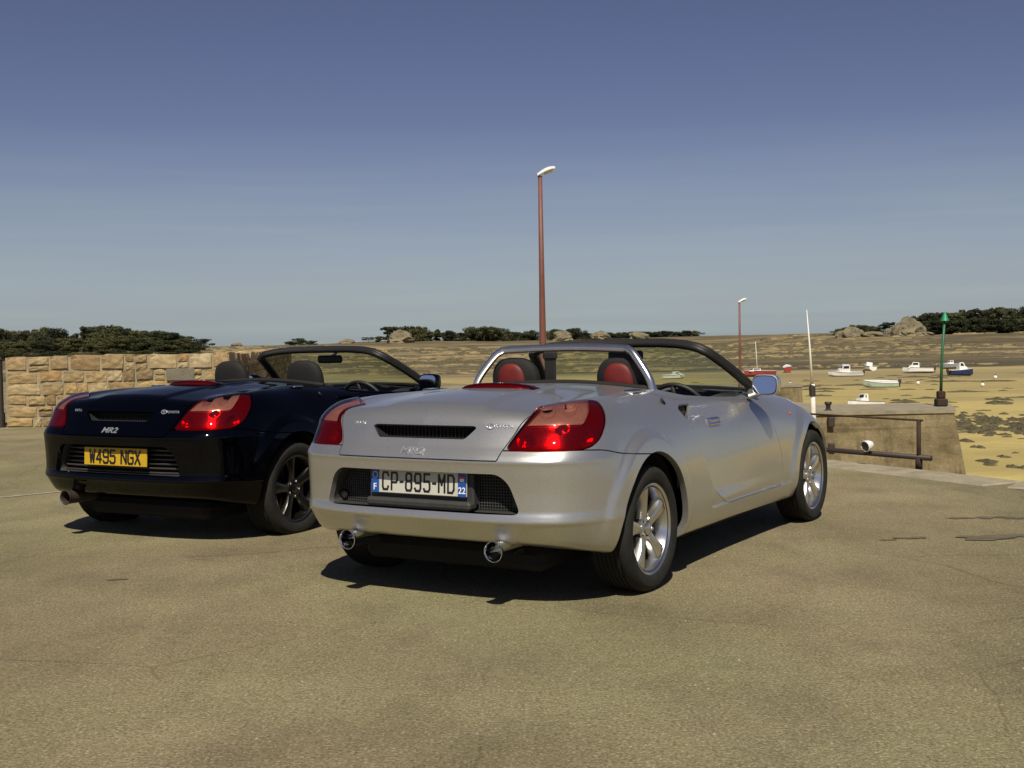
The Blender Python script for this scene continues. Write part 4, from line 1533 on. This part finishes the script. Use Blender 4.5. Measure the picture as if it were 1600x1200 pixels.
# ------------------------------------------------------------------ street lamps
def street_lamp(loc, h, r0, label, az):
    root = empty('street_lamp', loc, az)
    tag(root, label, 'street lamp', 'street lamps along the harbour')
    m = MB(); m.tube([(0, 0, 0), (0, 0, .9), (0, 0, h * .5), (0, 0, h - .12)], [r0 * 1.15, r0 * 1.1, r0 * .85, r0 * .62], 12); m.build('post', M['post_red'], root, smooth=True)
    m = MB(); m.tube([(0, 0, 0), (0, 0, .04), (0, 0, .9), (0, 0, .93)], [r0 * 1.9, r0 * 1.9, r0 * 1.3, r0 * 1.12], 12); m.build('base_sleeve', M['post_red'], root, angle=30)
    # shallow curved head
    rows = []
    for t in np.linspace(0, 1, 9):
        x = -.07 + .40 * t
        zc = h - .12 + .16 * math.sin(t * 1.5) 
        wy = .02 + .085 * math.sin(math.pi * min(.97, .12 + t * .85)) ** .6
        hz = .05 + .02 * math.sin(math.pi * t)
        rows.append([(x, wy * math.cos(q), zc + hz * math.sin(q) * (1 if math.sin(q) > 0 else .5)) for q in np.linspace(0, 2 * math.pi, 15)])
    m = MB(); m.grid(rows)
    m.add([rows[0][k] for k in range(14)], [tuple(range(14))]); m.add([rows[-1][k] for k in range(14)], [tuple(range(14))[::-1]])
    hd = m.build('lamp_head', M['lamp_white'], root, smooth=True)
    m = MB(); m.tube([(.08, 0, h - .035), (.27, 0, h + .005)], [.06, .05], 10); m.build('lamp_bowl', M['lamp_glass'], hd, smooth=True)
    return root


street_lamp((.69, 27, 0), 4.86, .072, 'tall red-brown street lamp with white head rising behind the silver car', R(8))
street_lamp((10.55, 57, -1.75), 4.6, .066, 'smaller far street lamp standing on the pier right of the silver car', R(8))

# ------------------------------------------------------------------ piers below the quay
def pier(name, label, pts_top, z0, z1, batter, mat, group=None):
    """pts_top: ccw polygon of the top; walls lean out downwards"""
    c = np.mean(pts_top, axis=0); n = len(pts_top)
    m = MB(); V = []
    for (x, y) in pts_top: V.append((x, y, z1))
    for (x, y) in pts_top:
        d = np.array([x, y]) - c; d /= np.linalg.norm(d)
        V.append((x + d[0] * batter, y + d[1] * batter, z0))
    m.add(V, [tuple(range(n))] + [(i, i + n, (i + 1) % n + n, (i + 1) % n) for i in range(n)])
    root = m.build(name, mat)
    tag(root, label, 'pier')
    t = MB(); e = .10
    V2 = []
    for (x, y) in pts_top:
        d = np.array([x, y]) - c; d /= np.linalg.norm(d)
        V2.append((x + d[0] * .07, y + d[1] * .07))
    t.add([(x, y, z1 + .01) for x, y in V2] + [(x, y, z1 + .14) for x, y in V2], [tuple(range(n, 2 * n))] + [(i, (i + 1) % n, (i + 1) % n + n, i + n) for i in range(n)])
    t.build('capping', M['pier_top'], root)
    return root


p1 = pier('pier', 'stained concrete pier head carrying the green beacon', [(3.2, 46.6), (11.6, 47.3), (17.0, 47.4), (18.3, 51.8), (13.0, 52.4), (11.8, 58.8), (3.2, 58.8)], -6.0, -1.92, .75, M['concrete_stain'])
p2 = pier('pier', 'far low concrete pier block beside the door mirror of the silver car', [(9.2, 70.0), (17.0, 72.4), (17.4, 76.0), (9.0, 76.0)], -6.0, -1.86, .3, M['concrete_stain'])
# dark iron brackets on the pier face
for z in (-3.35, -2.35):
    m = MB(); m.box((12.05, 47.02, z), (12.3, 47.25, z + .38), bev=.03); m.build('iron_bracket', M['dark_pipe'], p1)
for i, (x, h) in enumerate(((12.35, .34), )):
    m = MB(); m.lathe([(.001, h), (.13, h), (.15, h - .06), (.09, h - .14), (.09, .06), (.16, 0), (.16, -.02)], 14, 'z', (x, 48.2, -1.78))
    tag(m.build('mooring_bollard', M['dark_pipe'], angle=40), 'short dark mooring bollard on the pier left of the beacon', 'bollard')
# green beacon pole with cone topmark
root = empty('channel_beacon', (17.25, 49.6, -1.78))
tag(root, 'slim green beacon pole with cone topmark on the pier', 'beacon')
m = MB(); m.box((-.22, -.22, 0), (.22, .22, .32), bev=.05); m.box((-.15, -.15, .32), (.15, .15, .62), bev=.04); m.build('footing', M['rust'], root)
m = MB(); m.tube([(0, 0, .6), (.05, 0, 2.0), (.16, 0, 3.45)], [.06, .055, .05], 10); m.build('pole', M['green_paint'], root, smooth=True)
m = MB(); m.lathe([(.0005, 3.80), (.04, 3.78), (.165, 3.44), (.0005, 3.42)], 16, 'z', (.17, 0, 0)); m.build('cone_topmark', M['topmark'], root, angle=40)
# white mast by the pier
root = empty('mast', (10.98, 45.0, -5.0))
tag(root, 'thin white tapering mast with a dark collar rising beside the silver car', 'mast')
m = MB(); m.tube([(.04, 0, -.1), (0, 0, 3.5), (-.02, 0, 4.4)], [.10, .095, .085], 10); m.build('lower_mast', M['mast'], root, smooth=True)
m = MB(); m.tube([(-.02, 0, 3.95), (-.03, 0, 4.30)], .115, 10); m.tube([(-.03, 0, 4.30), (-.03, 0, 4.42)], [.10, .07], 10); m.build('collar', M['dark_pipe'], root, angle=40)
m = MB(); m.tube([(-.03, 0, 4.4), (-.10, 0, 5.7), (-.20, 0, 7.1)], [.055, .035, .012], 8); m.build('topmast', M['mast'], root, smooth=True)

# ------------------------------------------------------------------ knee-high rail at the quay edge
root = empty('guard_rail', (3.50, 10.62, 0))
tag(root, 'low rusty pipe barrier on the quay edge in front of the pier', 'barrier')
A = Vector((0, 0, 0)); Bv = Vector((-1.15, 1.75, 0))
at = lambda t, z: tuple(A + (Bv - A) * t + Vector((0, 0, z)))
m = MB(); m.tube([at(0, 0), at(0, .43)], .019, 10); m.tube([at(0, .0), at(0, .10)], .030, 10); m.build('post', M['rust'], root, smooth=True)
m = MB(); m.tube([at(1, 0), at(1, .43)], .028, 10); m.build('post', M['rust'], root, smooth=True)
m = MB(); m.tube([at(-.02, .425), at(1.02, .432)], .009, 8); m.build('top_rail', M['rust'], root, smooth=True)
m = MB(); m.tube([at(-.06, .105), at(1.02, .10)], .023, 12); m.build('bottom_rail', M['dark_pipe'], root, smooth=True)
m = MB(); m.tube([at(.60, .425), at(.575, .01)], .010, 8); m.build('brace', M['rust'], root, smooth=True)
m = MB(); m.lathe([(.048, -.045), (.052, -.04), (.046, .0), (.030, .035), (.0005, .045)], 20, 'x'); 
m.v = [(-x, y, z) for x, y, z in m.v]
m.lathe([(.040, .03), (.0005, .005)], 20, 'x')
fl = m.build('reflector_bowl', M['boat_white'], None, (3.17, 10.98, .185), (0, R(12), R(-150)), angle=40)
tag(fl, 'small round white bowl with dark inside resting on the low barrier', 'bowl')
m = MB(); m.lathe([(.038, .0465), (.0005, .040)], 20, 'x'); m.build('hollow', M['dark_pipe'], fl)
m = MB(); m.tube([(3.17, 11.03, .12), (3.17, 11.03, .15)], .02, 8)

# ------------------------------------------------------------------ boats lying on the sand
def boat(x, y, L, beam, heading, heel, hull, keel, label, cabin='none', group='boats aground on the sand', motor=False, mast=0.0, free=.62):
    root = empty('boat', (x, y, float(land_z(np.array(x), np.array(y))) + .0))
    root.rotation_euler = (R(heel), 0, R(heading))
    tag(root, label, 'boat', group)
    rows = []; rows2 = []; deck = []
    for t in np.linspace(0, 1, 13):
        # t=0 stern, 1 bow
        px = (t - .5) * L
        w = beam / 2 * (1 - max(0, (t - .35) / .65) ** 2.2) * (.86 + .14 * min(1, t * 3))
        sheer = free * (1 + .38 * t ** 2)
        kz = .0 + .30 * free * max(0, (t - .75) / .25) ** 2
        ch = kz + .33 * free
        sec = [(px, 0, kz), (px, w * .62, kz + .10), (px, w * .88, ch), (px, w, sheer)]
        full = [(a, -b, c) for a, b, c in sec[::-1]] + sec[1:]
        rows.append(full)
        deck.append([(px, -w, sheer), (px, -w * .5, sheer + .03), (px, 0, sheer + .04), (px, w * .5, sheer + .03), (px, w, sheer)])
    m = MB(); m.grid(rows); m.add(rows[0], [tuple(range(7))[::-1]]); m.build('hull', hull, root, angle=35)
    m = MB(); m.grid([[q[1] if False else (q[k][0], q[k][1] * 1.012, q[k][2] - .004) for k in (2, 3, 4)] for q in rows])
    m.build('keel', keel, root)
    m = MB(); m.grid(deck); m.build('deck', M['boat_white'], root, angle=30)
    for s in (-1, 1):
        m = MB(); m.tube([(d[4][0], s * abs(d[4][1]), d[4][2] + .02) for d in deck], .035, 6); m.build('gunwale', M['boat_white'] if hull is not M['boat_white'] else M['boat_grey'], root, smooth=True)
    top = free * 1.05
    if cabin != 'none':
        c0, c1, ch = {'fore': (-.05, .22, .95), 'mid': (-.12, .14, 1.15), 'low': (.0, .28, .45), 'small': (-.05, .12, .7)}[cabin]
        w = beam * .33
        prof = [(c0 * L, 0), (c0 * L + .05, ch * .95), (c1 * L - .28 * ch, ch), (c1 * L - .06, ch * .5), (c1 * L + .05 * L, ch * .42), (c1 * L + .10 * L, 0)]
        m = MB(); k = len(prof)
        V = [(a, -w, top + b) for a, b in prof] + [(a, w, top + b) for a, b in prof]
        m.add(V, [tuple(range(k)), tuple(range(k, 2 * k))[::-1]] + [(i, i + k, (i + 1) % k + k, (i + 1) % k) for i in range(k)])
        cb = m.build('cabin', M['boat_white'], root)
        for s in (-1, 1):
            m = MB(); yy0 = s * (w + .012)
            m.add([(c0 * L + .18, yy0, top + ch * .52), (c1 * L - .22, yy0, top + ch * .52), (c1 * L - .34 * ch, yy0, top + ch * .86), (c0 * L + .2, yy0, top + ch * .86)], [(0, 1, 2, 3)])
            m.build('window', M['boat_glass'], cb)
        m = MB(); e = .012
        m.add([(c1 * L - .06 + e, -w * .85, top + ch * .53), (c1 * L - .06 + e, w * .85, top + ch * .53), (c1 * L - .28 * ch + e, w * .8, top + ch * .94), (c1 * L - .28 * ch + e, -w * .8, top + ch * .94)], [(0, 1, 2, 3)])
        m.build('windscreen', M['boat_glass'], cb)
    if motor:
        m = MB(); m.box((-L / 2 - .34, -.14, free * .75), (-L / 2 - .02, .14, free * .75 + .5), bev=.06); m.box((-L / 2 - .24, -.05, .05), (-L / 2 - .1, .05, free * .8), bev=.02)
        m.build('outboard_motor', M['boat_dark'], root)
    if mast:
        m = MB(); m.tube([(.05 * L, 0, top), (.05 * L, 0, mast)], [.06, .035], 8); m.build('mast', M['mast'], root, smooth=True)
    return root


boat(38.0, 189.5, 5.2, 1.9, 200, 6, M['boat_red'], M['boat_dark'], 'white-decked boat with red hull and thin mast beside the door mirror', 'low', mast=5.4, free=.75)
boat(46.3, 206.7, 2.9, 1.4, 80, -10, M['boat_red'], M['boat_dark'], 'small red boat between the far lamp and the white mast', 'none', free=.95)
boat(49.4, 182.7, 5.0, 1.9, 176, -5, M['boat_white'], M['boat_dark'], 'white cabin boat on the sand left of the smallest far boat', 'mid', motor=True, free=.6)
boat(60.6, 209.6, 3.2, 1.6, 100, 8, M['boat_white'], M['boat_grey'], 'tiny white far boat between the two cabin boats', 'small', free=.7)
boat(42.8, 143.2, 3.9, 1.6, 170, -8, M['boat_green'], M['boat_dark'], 'pale green open boat with a dark outboard motor on the sand', 'none', motor=True, free=.62)
boat(63.1, 191.6, 4.6, 1.9, 160, 8, M['boat_white'], M['boat_grey'], 'white boat with a raised wheelhouse left of the green beacon', 'fore', motor=True, free=.7)
boat(75.7, 212.4, 4.2, 1.7, 185, 5, M['boat_grey'], M['boat_dark'], 'grey boat half hidden behind the dark blue one', 'small', free=.7)
boat(64.4, 176.8, 3.6, 1.6, 5, -6, M['boat_blue'], M['boat_dark'], 'dark blue boat with white wheelhouse right of the green beacon', 'mid', motor=True, free=.75)
boat(29.6, 103.5, 3.0, 1.4, 190, 3, M['boat_white'], M['boat_grey'], 'white boat just above the edge of the near pier', 'small', free=.5)
boat(23.2, 94.0, 2.4, 1.2, 185, 0, M['boat_white'], M['boat_grey'], 'small white dinghy beside the foot of the white mast', 'none', free=.45)
boat(24.1, 184.7, 3.6, 1.5, 15, 4, M['boat_white'], M['boat_dark'], 'white boat seen through the cockpit of the silver car', 'low', free=.6)

# mooring buoys
for (x, y, r, lab) in ((63.7, 162.5, .24, 'white mooring buoy farthest right on the sand'), (48.9, 148.5, .22, 'white mooring buoy just left of the green beacon'),
                       (53.5, 140.2, .22, 'pale mooring buoy lying right of the green beacon among weed'), (34.6, 153.3, .22, 'white mooring buoy above the far pier block')):
    root = empty('mooring_buoy', (x, y, -5)); tag(root, lab, 'buoy', 'mooring buoys on the sand')
    m = MB(); m.lathe([(r * math.cos(a) + .0005, r * .9 + r * math.sin(a)) for a in np.linspace(-math.pi / 2, math.pi / 2, 9)], 14); m.build('ball', M['boat_white'], root, smooth=True)
    m = MB(); m.tube([(r * math.cos(a) * .25, 0, r * 1.85 + .12 + r * .25 * math.sin(a)) for a in np.linspace(0, 2 * math.pi, 11)], .03, 6, False); m.build('ring', M['dark_pipe'], root)

# ------------------------------------------------------------------ seaweed left by the tide
m = MB()
r = random.Random(11)
def clump(x, y, L, w, h):
    n = 11; rows = []
    ph = r.uniform(0, 9)
    for rr in (0.0, .45, .8, 1.0):
        row = []
        for k in range(n + 1):
            a = 2 * math.pi * (k % n) / n
            q = rr * (.7 + .5 * abs(math.sin(a * 2.5 + ph)) + .25 * math.sin(a * 5 + ph * 2))
            row.append((x + L * q * math.cos(a), y + w * q * math.sin(a), -4.97 + h * (1 - rr) * (.6 + .8 * r.random()) - (.12 if rr == 1 else 0)))
        rows.append(row)
    m.grid(rows)
for k in range(420):   # the dark bank right of the pier
    clump(30.5 + r.uniform(-2.5, 12), 82 + r.gauss(0, 4.6), r.uniform(.15, .6), r.uniform(.2, .8), r.uniform(.05, .16))
for (x, y, s) in ((22.7, 58.5, .5), (22.9, 55.8, .38), (24.9, 65.7, .4), (25.9, 70.0, .45), (41.9, 107, 1.1), (24.0, 60.6, .3), (22.2, 57.0, .3), (44.5, 112, 1.0), (35.6, 112.5, .9)):
    for q in range(3): clump(x + r.uniform(-.5, .5) * s, y + r.uniform(-1, 1) * s, s * r.uniform(.5, 1.0), s * r.uniform(.8, 1.6), .12 * s + .04)
for k in range(110):
    yq = 55 + 130 * r.random() ** .8
    xq = yq * r.uniform(.14, .52)
    sz = r.choice((.2, .3, .3, .5, .9)) * (yq / 90)
    clump(xq, yq, sz * r.uniform(.8, 2.4), sz * r.uniform(.3, .8), .05 + .06 * sz)
tag(m.build('seaweed', M['weed'], smooth=True), 'dark seaweed left in clumps on the sand', 'seaweed', kind='stuff')

# weed-covered stones and dry tussocks over the banks beyond the sand
for nm, mt, lab, cnt, sd in (('weedy_stones', M['weed'], 'dark weed-covered stones spread over the far banks', 2600, 5), ('dry_tussocks', pmat('dry_grass', (.25, .19, .085), .9, noise=.4, nscale=.2, col2=(.13, .10, .045)), 'dry golden tussocks on the far banks', 1500, 6)):
    rr_ = np.random.default_rng(sd); m = MB()
    while len(m.f) < cnt * 8:
        yq = 232 * math.exp(rr_.random() * math.log(3.3)); xq = yq * rr_.uniform(-.36, .56)
        if fbm(np.array(xq * .012), np.array(yq * .03), 3, 40 + sd) < .44: continue
        zq = float(land_z(np.array(xq), np.array(yq))); w = rr_.uniform(.6, 2.6) * yq / 330; hh = rr_.uniform(.12, .5) * (yq / 400)
        ring = [(xq + w * (.6 + .7 * rr_.random()) * math.cos(a), yq + w * (.5 + .6 * rr_.random()) * math.sin(a), zq - .15) for a in np.linspace(0, 2 * math.pi, 8)[:-1]]
        mid = [(xq + (p[0] - xq) * .55, yq + (p[1] - yq) * .55, zq + hh * (.6 + .6 * rr_.random())) for p in ring]
        m.add(ring + mid, [(k, (k + 1) % 7, (k + 1) % 7 + 7, k + 7) for k in range(7)] + [tuple(range(7, 14))])
    tag(m.build(nm, mt), lab, 'stones' if sd == 5 else 'grass', kind='stuff')

# ------------------------------------------------------------------ rocks on the far shore
def rock_mesh(seed):
    rows = []; off = seed * 13.7
    n, k_ = 22, 36
    for i in range(n):
        t = i / (n - 1); row = []
        for k in range(k_ + 1):
            a = 2 * math.pi * (k % k_) / k_
            cx, cy = math.cos(a), math.sin(a)
            nz = float(fbm(np.array(cx * 1.6 + off), np.array(cy * 1.6 + t * 2.4 + off), 4, seed)) - .47
            n2 = float(fbm(np.array(cx * 4.5 - off), np.array(cy * 4.5 + t * 7 + off), 3, seed + 5)) - .44
            rr = (1 - t ** 3.2) ** .5 * (1 + 1.3 * nz + .55 * abs(n2))
            row.append((rr * cx * .5, rr * cy * .5, t * (1 + .7 * nz) + .12 * n2 - .05))
        rows.append(row)
    mb = MB(); mb.grid(rows)
    return mb.data('rock', angle=22)
RK = [rock_mesh(k) for k in range(6)]
r = random.Random(21)
def px_x(px, D): return (px - 800) / 1928.2 * D
rock_spots = [(1318, 628, 7.5, 4.2), (1332, 622, 8.5, 5.2), (1343, 630, 6, 3.6), (1365, 620, 13, 2.4), (1392, 622, 6, 4.0), (1402, 616, 5.5, 6.0), (1421, 618, 11, 8.6), (1433, 624, 9, 6.6), (1412, 612, 7, 3.2), (1445, 610, 10, 2.2)]
rock_lab = ['leftmost tan rock at the tip of the far wooded point', 'tall tan rock second from the tip of the far point', 'small tan rock third from the tip of the far point', 'long low tan rock in the middle of the far point',
            'narrow tan rock just left of the rock stack', 'upright dark rock pinnacle beside the big rock stack', 'biggest pale rock stack below the right-hand trees', 'pale rock on the right flank of the rock stack',
            'low rock in front of the rock stack', 'flat rock below the right-hand trees']
for (px, D, w, h), lb in zip(rock_spots, rock_lab):
    x = px_x(px, D)
    o = link('rock', RK[r.randrange(6)], M['rock'], None, (x, D, float(land_z(np.array(x), np.array(float(D)))) - .3), (0, 0, r.uniform(0, 6)), (w, w * .8, h))
    tag(o, lb, 'rock', 'rocks on the far point')
for i, (px, D, w, h, lb) in enumerate(((628, 860, 16, 8.5, 'pale rock hump left of the far middle trees'), (880, 850, 15, 7.5, 'pale rock right of the tall lamp post on the far shore'), (372, 800, 10, 3, 'low far rock left of the navy car windscreen'),
                                       (545, 900, 10, 3.5, 'low far rock above the navy car windscreen'), (1000, 900, 16, 5, 'broad far rock hump above the silver car windscreen'), (940, 905, 16, 6.5, 'far rock hump above the silver car roll bar'))):
    x = px_x(px, D)
    o = link('rock', RK[i % 6], M['rock'], None, (x, D, float(land_z(np.array(x), np.array(float(D)))) - .5), (0, 0, i * 1.1), (w, w * .8, h))
    tag(o, lb, 'rock', 'rocks on the far shore')

# ------------------------------------------------------------------ trees on the far shores
def crown_mesh(seed, kind):
    q = np.random.default_rng(seed)
    V = []; F = []
    if kind == 'pine':      # umbrella-like: clumps in flattened tiers high on the trunk
        cl = [(q.normal(0, .23), q.normal(0, .23), q.uniform(.60, .98), q.uniform(.13, .24), q.uniform(.06, .11)) for _ in range(15)]
    elif kind == 'tall':
        cl = [(q.normal(0, .15) * (1.25 - z), q.normal(0, .15) * (1.25 - z), z, q.uniform(.12, .20), q.uniform(.07, .12)) for z in q.uniform(.25, 1.0, 18)]
    else:                   # broad, down to the ground
        cl = [(q.normal(0, .26), q.normal(0, .26), z, q.uniform(.15, .25), q.uniform(.10, .17)) for z in q.uniform(.10, .88, 30)]
    per = 150
    for (cx, cy, cz, rx, rz) in cl:
        d = q.normal(size=(per, 3)); d /= np.linalg.norm(d, axis=1)[:, None]
        rad = q.uniform(.55, 1.05, per)
        P = np.stack([cx + d[:, 0] * rx * rad, cy + d[:, 1] * rx * rad, cz + d[:, 2] * rz * rad], 1)
        for p, dd in zip(P, d):
            s = q.uniform(.018, .040)
            u = np.cross(dd, q.normal(size=3)); u /= np.linalg.norm(u) + 1e-9
            w = np.cross(dd + q.normal(size=3) * .5, u); w /= np.linalg.norm(w) + 1e-9
            b = len(V)
            V += [p - u * s, p + w * s * .8, p + u * s, p - w * s * .8]
            F.append((b, b + 1, b + 2, b + 3))
    return mesh_data('crown', np.array(V), np.array(F))


def trunk_mesh(seed):
    q = np.random.default_rng(seed)
    m = MB()
    b = q.normal(0, .03, 2)
    m.tube([(0, 0, -.05), (b[0] * .5, b[1] * .5, .35), (b[0], b[1], .85)], [.030, .022, .008], 7)
    for k in range(5):
        a = q.uniform(0, 6.28); z = q.uniform(.4, .75)
        m.tube([(b[0] * z, b[1] * z, z), (math.cos(a) * .18, math.sin(a) * .18, z + .16)], [.012, .005], 5)
    return m.data('trunk', True)


CR = {k: [crown_mesh(40 + 7 * i + j, k) for j in range(3)] for i, k in enumerate(('pine', 'tall', 'broad'))}
TR = [trunk_mesh(k) for k in range(3)]
r = random.Random(33)


def tree(px, D, h, w, kind, label, group, dz=0.0):
    x = px_x(px, D)
    z = float(land_z(np.array(x), np.array(float(D)))) + dz
    name = {'pine': 'pine_tree', 'tall': 'pine_tree', 'broad': 'broadleaf_tree'}[kind]
    root = empty(name, (x, D, z - .2), r.uniform(0, 6.28))
    tag(root, label, 'tree', group)
    link('trunk', TR[r.randrange(3)], M['bark'], root, scale=(h, h, h))
    link('crown', CR[kind][r.randrange(3)], M['leaf%d' % r.randrange(4)], root, scale=(w, w, h))


ONES = ['', 'first', 'second', 'third', 'fourth', 'fifth', 'sixth', 'seventh', 'eighth', 'ninth', 'tenth', 'eleventh', 'twelfth', 'thirteenth', 'fourteenth', 'fifteenth', 'sixteenth', 'seventeenth', 'eighteenth', 'nineteenth']
def ordinal(n):
    if n < 20: return ONES[n]
    t, o = divmod(n, 10)
    return {2: 'twentieth', 3: 'thirtieth', 4: 'fortieth'}[t] if o == 0 else {2: 'twenty-', 3: 'thirty-', 4: 'forty-'}[t] + ONES[o]


def plant_row(spots, what, group):
    """spots: (px, D, height, width, kind, dz); labelled by their order from the left"""
    for i, (px, D, h, w, kind, dz) in enumerate(sorted(spots)):
        nm = {'pine': 'umbrella pine', 'tall': 'upright pine', 'broad': 'bushy tree'}[kind]
        tree(px, D, h, w, kind, ('%s, %s from the left %s' % (nm, ordinal(i + 1), what)), group, dz)


G1, G2, G3 = 'trees on the left headland', 'trees on the far middle shore', 'trees on the right headland'
prof = pchip([(-30, 8.6), (0, 8.9), (20, 7.9), (45, 9.0), (75, 9.9), (92, 7.2), (118, 6.2), (126, 8.6), (142, 9.2), (160, 7.6), (176, 9.7), (196, 8.6), (214, 8.3), (238, 6.3), (257, 7.4), (272, 6.0), (300, 5.0), (320, 3.6)])
sp = []
for i in range(26):
    px = -24 + i * 13.2 + r.uniform(-3.5, 3.5)
    sp.append((px, 450 + r.uniform(-14, 14), float(prof(px)) * r.uniform(.93, 1.04), r.uniform(6, 9.5), r.choice(('pine', 'pine', 'broad', 'tall', 'broad')), 0.0))
plant_row(sp, 'in the tall back row on the left headland', G1)
plant_row([(-16 + i * 19.5 + r.uniform(-6, 6), 425 + r.uniform(-6, 6), min(5.5, .75 * float(prof(min(-16 + i * 19.5, 300)))) * r.uniform(.75, 1.05), r.uniform(6, 9), 'broad', 0.0) for i in range(17)], 'in the middle row on the left headland', G1)
plant_row([(-18 + i * 17 + r.uniform(-5, 5), 398 + r.uniform(-6, 6), r.uniform(2.4, 3.8), r.uniform(6, 9), 'broad', -.4) for i in range(20)], 'in the low front scrub on the left headland', G1)
sp = []
for (a, b, n, hh) in ((606, 668, 10, 12.5), (668, 738, 11, 9), (738, 790, 9, 12), (790, 836, 7, 9.5), (862, 905, 6, 10), (575, 606, 3, 5.5)):
    for i in range(n):
        sp.append((a + (b - a) * (i + .5) / n + r.uniform(-3, 3), 920 + r.uniform(-15, 25), hh * r.uniform(.8, 1.05), r.uniform(9, 13), r.choice(('broad', 'broad', 'pine', 'tall')), -1.0))
plant_row(sp, 'in the far row on the middle shore', G2)
plant_row([(px, 960 + r.uniform(-10, 10), r.uniform(4, 6.5), r.uniform(8, 12), 'broad', -.5) for px in (455, 470, 486, 912, 922, 934, 945, 955, 965, 975, 984, 992, 1002, 1012, 1021, 1030, 1039, 1048, 1060, 1072, 1080, 1088)], 'among the scattered small trees on the skyline', G2)
sp = []
for i in range(17):
    px = 1440 + i * 12 + r.uniform(-4, 4)
    hh = 11.3 + 2.6 * min(1, max(0, (px - 1440) / 150))
    sp.append((px, 660 + r.uniform(-10, 30), hh * r.uniform(.9, 1.05), r.uniform(10, 14), r.choice(('pine', 'broad', 'pine')), 0.0))
plant_row(sp, 'in the tall wood on the right headland', G3)
plant_row([(1448 + i * 13 + r.uniform(-4, 4), 640 + r.uniform(-5, 5), r.uniform(7, 9.5), r.uniform(10, 14), 'broad', 0.0) for i in range(15)], 'along the front of the right headland wood', G3)
plant_row([(px, 650 + r.uniform(-8, 8), hh, r.uniform(6, 9), r.choice(('pine', 'broad')), 0.0) for px, hh in ((1322, 5.5), (1335, 6.5), (1348, 6.0), (1360, 5.4), (1372, 4.8), (1384, 6.2), (1391, 7.0), (1404, 4.6), (1437, 9), (1314, 4.2))], 'among the rocks of the right headland', G3)


M['louvre'] = pmat('louvre_plastic', (.05, .045, .04), .35, coat=.4, noise=.2, nscale=20)
car_a = empty('parked_car', (-.0688, 6.118, 0), R(-31.02))
tag(car_a, 'silver open-top roadster with red seats and a French white number plate', 'car', 'open roadsters parked on the quay')
build_car(car_a, dict(paint=M['silver'], handle=M['chrome'], exhaust_x=(-.40, .40), exhaust_mat=M['chrome'], grille='mesh', rim=M['alloy'],
                      seat=M['red_fabric'], seat_edge=M['black_fabric'], roll_bar=True, bar=M['alloy'], frame=M['black_plastic'],
                      plate=dict(bg='plate_white', text='CP-895-MD', w=.031, pitch=.0495, t=.0095, z=.545, tilt=-3, blue=True)))
car_b = empty('parked_car', (-2.07, 8.05, -.015), R(-28.7))
tag(car_b, 'dark navy open-top roadster with a yellow number plate, parked behind the silver one', 'car', 'open roadsters parked on the quay')
build_car(car_b, dict(paint=M['navy'], handle=M['navy'], exhaust_x=(-.42,), exhaust_mat=M['dark_pipe'], grille='slats', rim=M['alloy_dark'],
                      seat=M['black_fabric'], seat_edge=M['black_fabric'], roll_bar=False, bar=None, frame=M['black_plastic'],
                      plate=dict(bg='plate_yellow', text='W495 NGX', w=.040, pitch=.057, t=.013, z=.528, tilt=-3)))
